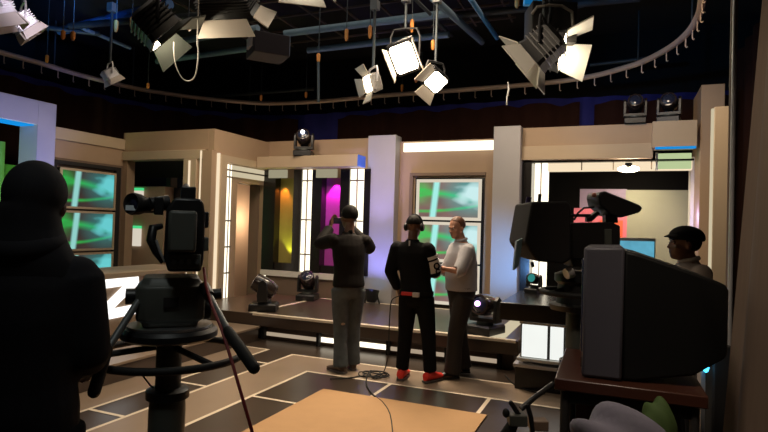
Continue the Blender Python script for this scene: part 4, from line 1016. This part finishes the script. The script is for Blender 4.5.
def person(name_label, loc, yaw, p, skin, group=None):
    """p: pose in the body's own frame, x right, y forward, z up, for a 1.76 m figure; p['s'] scales it"""
    t = thing('person', name_label, 'person', loc, group, yaw); s = p.get('s', 1.)
    ROOTM.pop(t.name)          # shapes below are given in the body's own frame
    S = lambda q: V(q)*s
    J = {k: S(v) for k, v in p['J'].items()}
    lean = p.get('lean', V((0, 0, 0)))           # shift of the chest relative to the pelvis
    lean = V(lean)
    def tor(z):                                   # spine position at height z
        k = max(0, min(1, (z-.95)/.5)); return V(p.get('pelvis', (0, 0, 0)))+lean*k
    wd = p.get('wide', 1.); bl = p.get('belly', 0.); yw = p.get('twist', 0.)
    secs = [(.80, .145, .095), (.88, .165, .11), (.96, .165, .115+.5*bl), (1.05, .152, .105+bl), (1.15, .155, .108+bl), (1.27, .172, .118+.4*bl), (1.37, .178, .112), (1.44, .155, .090), (1.485, .10, .070), (1.515, .062, .060)]
    dp = p.get('deep', 1.)
    T = [(S(tor(z)+V((0, 0, z))), a*s*wd, b*s*dp, yw*max(0, min(1, (z-.95)/.4))) for z, a, b in secs]
    hc = J['head']; HR = hrot(*p.get('hrot', (0, 0, 0))); hs = s*p.get('hs', 1.)
    nb = T[-1][0]
    fine = p.get('vox', .009)
    # ---- body
    m = MB(); m.loft(rings_h([(c, a*.93, b*.93, y) for c, a, b, y in T]))
    limb(m, [nb-Z_*.05, nb+Z_*.01, hc+HR @ V((0, -.02, -.06))*s], [.058*s, .055*s, .053*s])
    head_shape(m, hc, HR, hs)
    for sd, k in (('L', -1), ('R', 1)):
        limb(m, [J['sh'+sd], J['el'+sd], J['wr'+sd]], [.050*s, .040*s, .026*s], -.004)
        limb(m, [J['hip'+sd], J['kn'+sd], J['an'+sd]], [.082*s, .055*s, .036*s], -.004)
        hd, hn, cu, th = p['hand'+sd]
        hand(m, J['wr'+sd]+V(hd).normalized()*.02*s, hd, hn, th, cu, s*1.02)
        m.ell(J['an'+sd]+V((0, .06, -.045))*s, .035*s, .09*s, .030*s)
    body = remeshed(m, 'body', skin, t, fine, 3)
    # ---- trousers
    m = MB(); of = p.get('leg_off', .014)*s
    m.loft(rings_h([T[0], T[1], T[2], (T[2][0]+Z_*.03*s, T[2][1]*.985, T[2][2]*.985, T[2][3])], off=.008*s))
    for sd in 'LR':
        f = p.get('flare', .056)*s
        limb(m, [J['hip'+sd], J['hip'+sd].lerp(J['kn'+sd], .5), J['kn'+sd], J['kn'+sd].lerp(J['an'+sd], .45), J['an'+sd]-Z_*.02*s+Z_*p.get('leg_end', 0)], [.090*s, .080*s, .064*s, .060*s, f], of, cap=False)
    tr = remeshed(m, 'trousers', p['trousers'], t, .014, 5)
    # ---- top
    m = MB(); of = p.get('top_off', .016)*s
    hem = p.get('hem', .90)
    tt = [q for q, z in zip(T, secs) if z[0] >= hem-.001]
    tt = [(S(tor(hem)+V((0, 0, hem))), tt[0][1]*1.0, tt[0][2]*1.0, 0)]+tt[:-1]
    m.loft(rings_h(tt, off=of))
    for sd in 'LR':
        L = p.get('sleeve', 1.)
        sh, el, wr = J['sh'+sd], J['el'+sd], J['wr'+sd]
        if L >= .99: limb(m, [sh, sh.lerp(el, .5), el, el.lerp(wr, .5), wr-(wr-el).normalized()*.01*s], [.064*s, .060*s, .055*s, .048*s, .040*s], of*.7, cap=False)
        else: limb(m, [sh, sh.lerp(el, .5), el, el.lerp(wr, L)], [.066*s, .062*s, .058*s, .056*s], of*.8, cap=False)
        m.ell(sh, .070*s, .070*s, .066*s)
    if p.get('collar', True):
        m.torus(nb-Z_*.012*s, Z_, .058*s, .016*s, 24, 8)
    top = remeshed(m, p.get('top_name', 'shirt'), p['top'], t, .012, p.get('top_smooth', 4))
    # ---- shoes
    for sd in 'LR':
        a = J['an'+sd]; d = p.get('toe'+sd, V((0, 1, 0))); d = V(d).normalized(); r_ = V((d.y, -d.x, 0)); fz = a.z-.075*s; ks = p.get('shoe_s', 1.)
        def sr(y, hw, z0, z1, n=12): return [V((a.x, a.y, 0))+d*(y*s*ks)+r_*(hw*s*ks*math.cos(2*PI*j/n))+Z_*(fz+(z0+(z1-z0)*(.5+.5*math.sin(2*PI*j/n)))*s*ks) for j in range(n)]
        m = MB().loft([sr(-.075, .020, .012, .06), sr(-.06, .036, .010, .085), sr(-.01, .042, .010, .10), sr(.05, .043, .010, .085), sr(.11, .048, .010, .060), sr(.16, .045, .010, .048), sr(.195, .028, .012, .036)])
        sh_ = m.build('shoe', p['shoe'], t)
        MB().loft([[V((a.x, a.y, fz))+d*(y*s*ks)+r_*(x*s*ks)+Z_*(z*s) for x, y in ((-.03, -.078), (.03, -.078), (.045, 0), (.051, .11), (.035, .185), (0, .203), (-.035, .185), (-.051, .11), (-.045, 0))] for z in (0, .018)]).build('sole', p.get('sole', SOLE), sh_)
    return t, J, HR, hc, s, T
def cap_hair(c, R, s, k=1.07, shift=(0, -.014, .034), dims=(.078, .098, .092), low=-.35, front=None):
    m = MB(); c = V(c); n = 22; rings = []
    for i in range(10):
        th = low+(PI/2-.02-low)*i/9; ring = []
        for j in range(n):
            a = 2*PI*j/n; lo = th
            if front is not None and math.sin(a) > .35: lo = max(th, front)
            q = V((dims[0]*k*math.cos(lo)*math.cos(a), dims[1]*k*math.cos(lo)*math.sin(a), dims[2]*k*math.sin(lo)))+V(shift)
            ring.append(c+R @ (q*s))
        rings.append(ring)
    return m.loft(rings)
STAND = dict(hipL=(-.092, 0, .90), hipR=(.092, 0, .90), knL=(-.10, .015, .49), knR=(.10, .015, .49), anL=(-.11, -.01, .085), anR=(.11, -.01, .085),
             shL=(-.175, 0, 1.425), shR=(.175, 0, 1.425), head=(0, .02, 1.645))
def face_yaw(left):                      # heading measured from the view direction, + = turned to the left
    return YAW + math.radians(left)

# --- dark hooded person at left, seen from behind
J = dict(STAND); J.update(elL=(-.25, .06, 1.15), wrL=(-.20, .28, 1.10), elR=(.185, .02, 1.14), wrR=(.12, .25, 1.05), shL=(-.15, 0, 1.415), shR=(.15, 0, 1.405), head=(.012, .02, 1.645))
pz = P(31, 200, 1.92)
t, JJ, HR, hc, s, T = person('person in dark hooded top seen from behind at the left edge, working the camera', (pz.x, pz.y, 0), face_yaw(12), dict(s=1.03, J=J, wide=.86, hs=1.08,
    handL=((.1, 1, -.1), (0, 0, 1), .7, 1), handR=((-.1, .8, -.5), (1, 0, .2), .7, -1), trousers=BLKCLOTH, top=NAVY, top_name='hooded_top', shoe=SHOE_K, hem=.86, top_off=.030, vox=.011), SKIN_D)
m = cap_hair(hc, HR, 1.09, 1.12, (0, -.016, .028), (.080, .10, .096), low=-.85, front=.05)
nk = T[-1][0]
m.loft(rings_h([(nk+V((0, -.01, -.13)), .185, .12, 0), (nk+V((0, -.02, -.06)), .155, .118, 0), (nk+V((0, -.02, .0)), .125, .112, 0), (nk+V((0, -.015, .05)), .104, .108, 0), (nk+V((0, -.02, .12)), .092, .10, 0)]))
hd_ = remeshed(m, 'hood', NAVY, t, .012, 5)
m = MB().torus(T[-1][0]+V((0, -.035, .0)), V((0, -.35, 1)), .085, .038, 28, 10); m.build('hood_roll', NAVY, t)
face_bits(t, hc, HR, 1.06, HAIR_D)

# --- man in jeans, back to us, holding a phone up
J = dict(STAND); J.update(elL=(-.27, .22, 1.375), wrL=(-.12, .34, 1.555), elR=(.285, .10, 1.33), wrR=(.11, .30, 1.56), shL=(-.17, .02, 1.425), shR=(.17, .0, 1.425),
    head=(.01, .075, 1.675), anL=(-.085, -.06, .085), knL=(-.08, .0, .49), anR=(.085, .03, .085), knR=(.085, .04, .49))
pz = on(346, 371, 'z', 0)
t, JJ, HR, hc, s, T = person('man in charcoal jacket and faded jeans with arms raised, seen from behind', (pz.x, pz.y, 0), face_yaw(24), dict(s=1.035, J=J, lean=(0, .03, 0), hrot=(.15, -.05, 0), hs=1.05,
    handL=((.35, .35, .85), (-.6, .6, -.1), .45, 1), handR=((-.45, .3, .8), (.6, .6, 0), .5, -1), trousers=JEANS, top=JACKET, top_name='jacket', top_smooth=3, shoe=SHOE_B, hem=.92, top_off=.026, flare=.070, leg_off=.016,
    toeL=(-.45, 1, 0), toeR=(.2, 1, 0), wide=.94), SKIN_D)
remeshed(cap_hair(hc, HR, 1.06, 1.10, (0, -.016, .036), (.080, .10, .094), low=-.55, front=.1), 'knit_cap', HAIR_D, t, .012, 3)
face_bits(t, hc, HR, 1.05, HAIR_D)
MB().tube([T[-1][0]+V((-.06, .02, -.01)), T[-1][0]+V((0, -.07, .005)), T[-1][0]+V((.06, .02, -.01))], [.018, .024, .018], 10, roundcap=True).build('jacket_collar', JACKET, t)
m = MB().ell(V((-.080*s, -.056*s, .53*s)), .034*s, .030*s, .024*s); m.build('denim_tear', DENIM_T, t)
wl, wr = JJ['wrL'], JJ['wrR']
pc = t.matrix_basis @ V((0, 0, 0))
ph_o = Matrix.Translation(V((pz.x, pz.y, 0))) @ Matrix.Rotation(face_yaw(24), 4, 'Z')
ph_c = (wl+wr)*.5+V((-.0, .05, .085))
phn = thing('mobile_phone', 'dark phone held up in front of his face by the man in jeans', 'phone', ph_o @ ph_c, None, face_yaw(24))
MB().obox(ph_o @ ph_c, (ph_o.to_3x3() @ X_), (ph_o.to_3x3() @ Y_), Z_, .075, .005, .038).build('casing', PLASTIC, phn, bevel=.004)
MB().obox(ph_o @ (ph_c-Y_*.0056), (ph_o.to_3x3() @ X_), (ph_o.to_3x3() @ Y_), Z_, .068, .001, .033).build('screen', GLASSB, phn)

# --- man with headset in black, red shoes
J = dict(STAND); J.update(elL=(-.295, -.03, 1.16), wrL=(-.255, .12, .96), elR=(.175, .07, 1.17), wrR=(.125, .285, 1.20), anL=(-.14, .0, .085), knL=(-.12, .02, .49), anR=(.165, .04, .085), knR=(.135, .04, .49), head=(-.06, .045, 1.655), shL=(-.235, 0, 1.425), shR=(.115, 0, 1.425))
pz = on(414, 381, 'z', 0)
YB_ = face_yaw(-22)
t, JJ, HR, hc, s, T = person('man in black top with white sleeve print, headset and red shoes', (pz.x, pz.y, 0), YB_, dict(s=1.0, J=J, lean=(-.06, 0, 0), hrot=(.0, -.12, 0), wide=.98, hs=1.0,
    handL=((.1, .5, -.9), (-1, 0, 0), .5, 1), handR=((-.15, 1, .15), (.2, 0, 1), .6, -1), trousers=BLKCLOTH, top=BLKCLOTH, top_name='jersey', shoe=REDS, shoe_s=1.22, leg_end=.045, hem=.93, top_off=.020, flare=.056, leg_off=.016,
    toeL=(-.15, 1, 0), toeR=(.35, 1, 0)), SKIN_D)
remeshed(cap_hair(hc, HR, 1.0, 1.035, (0, -.014, .030), (.078, .098, .092), low=-.2, front=.5), 'hair', HAIR_D, t, .010, 2)
face_bits(t, hc, HR, 1.0, HAIR_D)
# white sleeve print: cuff band, shoulder band and a ring shaped number
sh, el, wr = JJ['shR'], JJ['elR'], JJ['wrR']
ofs = lambda p, d, r: p+V(d)*r
MB().tube([sh.lerp(el, .30), sh.lerp(el, .42)], [.0845, .083], 18).build('sleeve_band', WHITEC, t)
MB().tube([sh.lerp(el, .50), sh.lerp(el, .98)], [.0825, .075], 18).build('sleeve_panel', WHITEC, t)
sd_ = (V((.75, -.65, 0))).normalized()
a_ = sh.lerp(el, .72)+sd_*.078
MB().torus(a_, sd_, .030, .009, 22, 8).build('sleeve_number', BLKCLOTH, t)
MB().torus(sh.lerp(el, .94)+sd_*.073, sd_, .022, .008, 22, 8, a0=0, a1=4.4).build('sleeve_number', BLKCLOTH, t)
MB().tube([el, el.lerp(wr, .35)], [.0715, .067], 16).build('sleeve_cuff_print', WHITEC, t)
MB().obox(V((-.06, -.098, 1.475)), X_, Y_, Z_, .007, .012, .028).build('neck_label', WHITEC, t)
# belt, red pouch and beltpack
m = MB().loft(rings_h([(V((0, 0, .925)), .176, .124, 0), (V((0, 0, .965)), .176, .126, 0)], 28, .012)); m.build('belt', BLKCLOTH, t)
MB().obox(V((-.055, -.150, .945)), X_, Y_, Z_, .062, .018, .018).build('red_pouch', REDP, t, bevel=.005)
MB().obox(V((.045, -.152, .94)), X_, Y_, Z_, .036, .018, .024).build('beltpack', ALU, t, bevel=.005)
# headset worn over the ears
hsx = MB().torus(V(hc)+HR @ V((0, -.005, -.0)), HR @ Y_, .100, .0085, 30, 8, a0=0, a1=2*PI)
hh = MB()
for i in range(15):
    a = math.radians(-8+196*i/14); hh.v.append(V(hc)+HR @ V((.094*math.cos(a), -.012, .005+.123*math.sin(a))))
pts = hh.v; hset = MB().tube(pts, .010, 8, roundcap=True).build('headset_band', PLASTIC, t)
for k in (-1, 1):
    MB().lathe(V(hc)+HR @ V((.076*k, -.010, -.010)), HR @ V((k, 0, 0)), [(.03, 0), (.043, .006), (.044, .022), (.034, .034), (.01, .037)], 20).build('ear_cup', PLASTIC, hset)
wire = [ (V((.05, -.16, .92))), V((-.10, -.20, .7)), V((-.2, -.16, .35)), V((-.26, -.10, .1)) ]
Wm = Matrix.Translation(V((pz.x, pz.y, 0))) @ Matrix.Rotation(YB_, 4, 'Z')
cbl = [P(399, 296, 5.78), P(392, 300, 5.8), P(390, 312, 5.85), P(389, 335, 5.9), P(388, 356, 5.9), fl(384, 372), fl(376, 380), fl(370, 376)]
tag(MB().tube(spline(cbl, 5), .006, 6).build('headset_cable', RUBBER), 'black cable running from the headset man down to the floor coil', 'cable')

# --- man in pale shirt, facing left
J = dict(STAND); J.update(elL=(-.25, .13, 1.185), wrL=(-.15, .375, 1.225), elR=(.23, .10, 1.16), wrR=(.04, .355, 1.165), head=(0, .075, 1.655), anL=(-.10, .12, .085), anR=(.10, -.09, .085), knL=(-.09, .09, .49), knR=(.10, -.03, .49))
pz = on(459, 376, 'z', 0)
YC_ = face_yaw(104)
t, JJ, HR, hc, s, T = person('man in pale blue shirt with rolled sleeves and dark trousers facing left', (pz.x, pz.y, 0), YC_, dict(s=1.0, J=J, lean=(0, .02, 0), hrot=(.42, -.20, 0), belly=.022, wide=1.0, deep=1.24,
    handL=((.25, .9, .1), (-.3, 0, 1), .5, 1), handR=((.0, 1, .0), (.6, 0, -1), .35, -1), trousers=TROUS, top=SHIRT, sleeve=.10, shoe=SHOE_K, sole=SHOE_K, hem=.955, top_off=.022, flare=.072, leg_off=.026,
    toeL=(.1, 1, 0), toeR=(.25, 1, 0), vox=.008), SKIN)
remeshed(cap_hair(hc, HR, 1.0, 1.05, (0, -.020, .030), (.078, .096, .092), low=-.45, front=.55), 'hair', HAIR_R, t, .009, 2)
face_bits(t, hc, HR, 1.0, HAIR_R)
MB().torus(T[-1][0]+V((0, 0, .005)), V((0, .25, 1)), .062, .016, 26, 8).build('collar', SHIRT, t)
MB().loft(rings_h([(V((0, 0, .955)), .168, .128, 0), (V((0, 0, .995)), .168, .128, 0)], 28, .014)).build('belt', SHOE_K, t)
wt = MB().tube([JJ['wrL'].lerp(JJ['elL'], .10), JJ['wrL'].lerp(JJ['elL'], .22)], [.034, .036], 16).build('wristwatch', RUBBER, t)
MB().cyl(JJ['wrL'].lerp(JJ['elL'], .16)+V((-.03, -.0, .022)), JJ['wrL'].lerp(JJ['elL'], .16)+V((-.036, 0, .030)), .020, n=18).build('watch_face', GLASSB, wt)
for k in range(5):
    MB().ell(V((0, .148+.004*k, 1.06+.07*k)), .006, .004, .006, 8, 6).build('button', WHITEC, t)
Wc = Matrix.Translation(V((pz.x, pz.y, 0))) @ Matrix.Rotation(YC_, 4, 'Z')
tb = Wc @ V((-.10, .50, 1.235))
hp = thing('handheld_device', 'small black device held between the two talking men', 'device', tb, None, YC_)
MB().obox(tb, Wc.to_3x3() @ X_, Wc.to_3x3() @ Y_, Z_, .035, .06, .010).build('casing', PLASTIC, hp, bevel=.004)
MB().obox(tb+Z_*.0105, Wc.to_3x3() @ X_, Wc.to_3x3() @ Y_, Z_, .028, .045, .001).build('screen', GLASSB, hp)

# --- man with flat cap behind the television
J = dict(STAND); J.update(elL=(-.25, .04, 1.16), wrL=(-.16, .27, 1.1), elR=(.25, .04, 1.16), wrR=(.16, .27, 1.1), head=(0, .07, 1.64))
pz = P(693, 260, 4.3); pz.z = 0
t, JJ, HR, hc, s, T = person('man in dark flat cap and pale collar looking left behind the television', (pz.x, pz.y, 0), face_yaw(82), dict(s=.965, J=J, lean=(0, .03, 0), hrot=(0, .05, 0), hs=1.12,
    handL=((.2, 1, 0), (0, 0, 1), .5, 1), handR=((-.2, 1, 0), (0, 0, 1), .5, -1), trousers=BLKCLOTH, top=mat('grey_brown_shirt', (.26, .20, .16), .8), shoe=SHOE_K, hem=.88), SKIN_D)
remeshed(cap_hair(hc, HR, 1.10, 1.16, (0, -.016, .045), (.080, .104, .072), low=-.25), 'flat_cap', BLKCLOTH, t, .010, 3)
T2 = lambda x, y, z: V(hc)+HR @ V((x, y, z))*1.08
br = MB().loft([[T2(x*k, y0+yy, z0) for x, yy in ((-.07, 0), (-.05, .035), (0, .05), (.05, .035), (.07, 0))] for k, y0, z0 in ((1, .055, .060), (1, .085, .044), (.9, .088, .036), (1, .055, .046))], closed=True)
br.build('cap_peak', BLKCLOTH, t)
remeshed(cap_hair(hc, HR, 1.08, 1.03, (0, -.018, .02), (.078, .098, .092), low=-.75, front=.5), 'hair', HAIR_D, t, .010, 2)
MB().torus(T[-1][0]+V((0, 0, .0)), V((0, .25, 1)), .064, .018, 26, 8).build('collar', mat('pale_collar', (.42, .34, .28), .8), t)
face_bits(t, hc, HR, 1.08, HAIR_D)

# ================================================================== LIGHTING
def spot_at(src, dst, e, ang=50, col=WARM, size=.15, name='wash_fill_spot', blend=.7):  # serves lamp beams, set washes and added fills
    light(name, 'SPOT', src, e, col, dst, size, ang, blend)
spot_at((-4.6, 5.9, 4.35), (-5.0, 8.9, 1.0), 180, 95, size=.5)
spot_at((-2.2, 5.9, 4.35), (-2.2, 8.9, 1.3), 260, 95, size=.5)
spot_at((-4.0, 7.3, 4.35), (-6.6, 8.0, 1.0), 80, 100, size=.5)
spot_at((-5.6, 6.0, 4.35), (-8.0, 7.0, 1.3), 105, 80, size=.5)
spot_at((-.1, 6.0, 4.35), (.1, 8.9, 2.0), 170, 90, size=.5)
spot_at((-2.8, 7.4, 4.4), (-2.2, 4.4, 0), 430, 75, size=.3)
spot_at((-2.0, 3.6, 4.4), (-2.0, 3.8, 0), 260, 62, size=.4)
spot_at((-4.8, 5.2, 4.4), (-4.3, 4.5, 0), 160, 58, size=.4)
spot_at((.2, 6.2, 4.35), (1.1, 7.6, 2.0), 80, 70, size=.4)
spot_at(P(434, 90, 6.6), (-2.5, 5.0, .3), 120, 80, size=.12)
spot_at(P(404, 68, 6.4), (-2.2, 4.2, .3), 120, 80, size=.2)
spot_at((-.3, .9, 4.3), (1.0, 2.3, 1.6), 230, 60, (1., .83, .64), size=.3)  # added warm spot to brighten the side curtain
spot_at((-1.6, .4, 4.3), P(590, 320, 2.3), 24, 13, (.85, .85, 1.), size=.3)  # added cool fill on the television frame
spot_at((-1.0, .6, 4.3), b0+Z_*1.3, 55, 34, (.95, 1., .95), size=.3)  # added fill on the left studio camera
spot_at((-1.6, 2.4, 4.2), P(520, 66, 5.2), 150, 24, size=.2, name='rig_fill')  # added spot to brighten the grey barn doors
spot_at((-2.4, 2.4, 4.2), P(225, 25, 4.6), 26, 34, size=.2, name='rig_fill')  # added spot on the wide lamp's notched door
spot_at((-3.2, 2.2, 3.9), P(32, 34, 5.0), 220, 18, (.92, .82, 1.), size=.2, name='rig_fill')  # added violet tinted spot on the silver lamps
spot_at((-3.2, 8.0, 4.35), (-3.2, 7.5, .36), 170, 85, size=.3)  # added top light to lift the stage and its trim
spot_at((-1.0, 3.4, 4.3), Wc @ V((.05, .05, 1.40)), 60, 13, (1., .86, .70), size=.15)  # added narrow key on the man in the pale shirt
spot_at((-.6, 3.4, 4.3), P(634, 252, 4.6), 60, 9, (1., .9, .78), size=.1)  # added narrow spot on the white monitor frame
# blue wash of the rig
light('rig_blue', 'SPOT', (-4.6, 4.2, 3.7), 420, (.05, .3, 1.), P(112, 8, 6.2), .1, 34, .8)
light('rig_blue_centre', 'SPOT', (-2.3, 4.6, 3.6), 160, (.05, .4, 1.), P(475, 30, 6.), .1, 45, .8)
light('rig_cyan', 'POINT', (-3.4, 6.0, 3.9), 6, (.5, .8, 1.), size=.2)
w_ = bpy.data.worlds.new('world'); SC.world = w_; w_.use_nodes = True
w_.node_tree.nodes['Background'].inputs[0].default_value = (.02, .018, .02, 1); w_.node_tree.nodes['Background'].inputs[1].default_value = .3
light('ambient_bounce', 'AREA', (-3.2, 5.5, 5.0), 36, (1., .85, .7), (-3.2, 4.5, 0), 5)

vs = SC.view_settings; vs.view_transform = 'Standard'; vs.look = 'None'; vs.exposure = 0.; vs.gamma = 1.; vs.use_curve_mapping = False
SC.cycles.use_denoising = True
SC.cycles.max_bounces = 6; SC.cycles.diffuse_bounces = 3; SC.cycles.sample_clamp_indirect = 4.
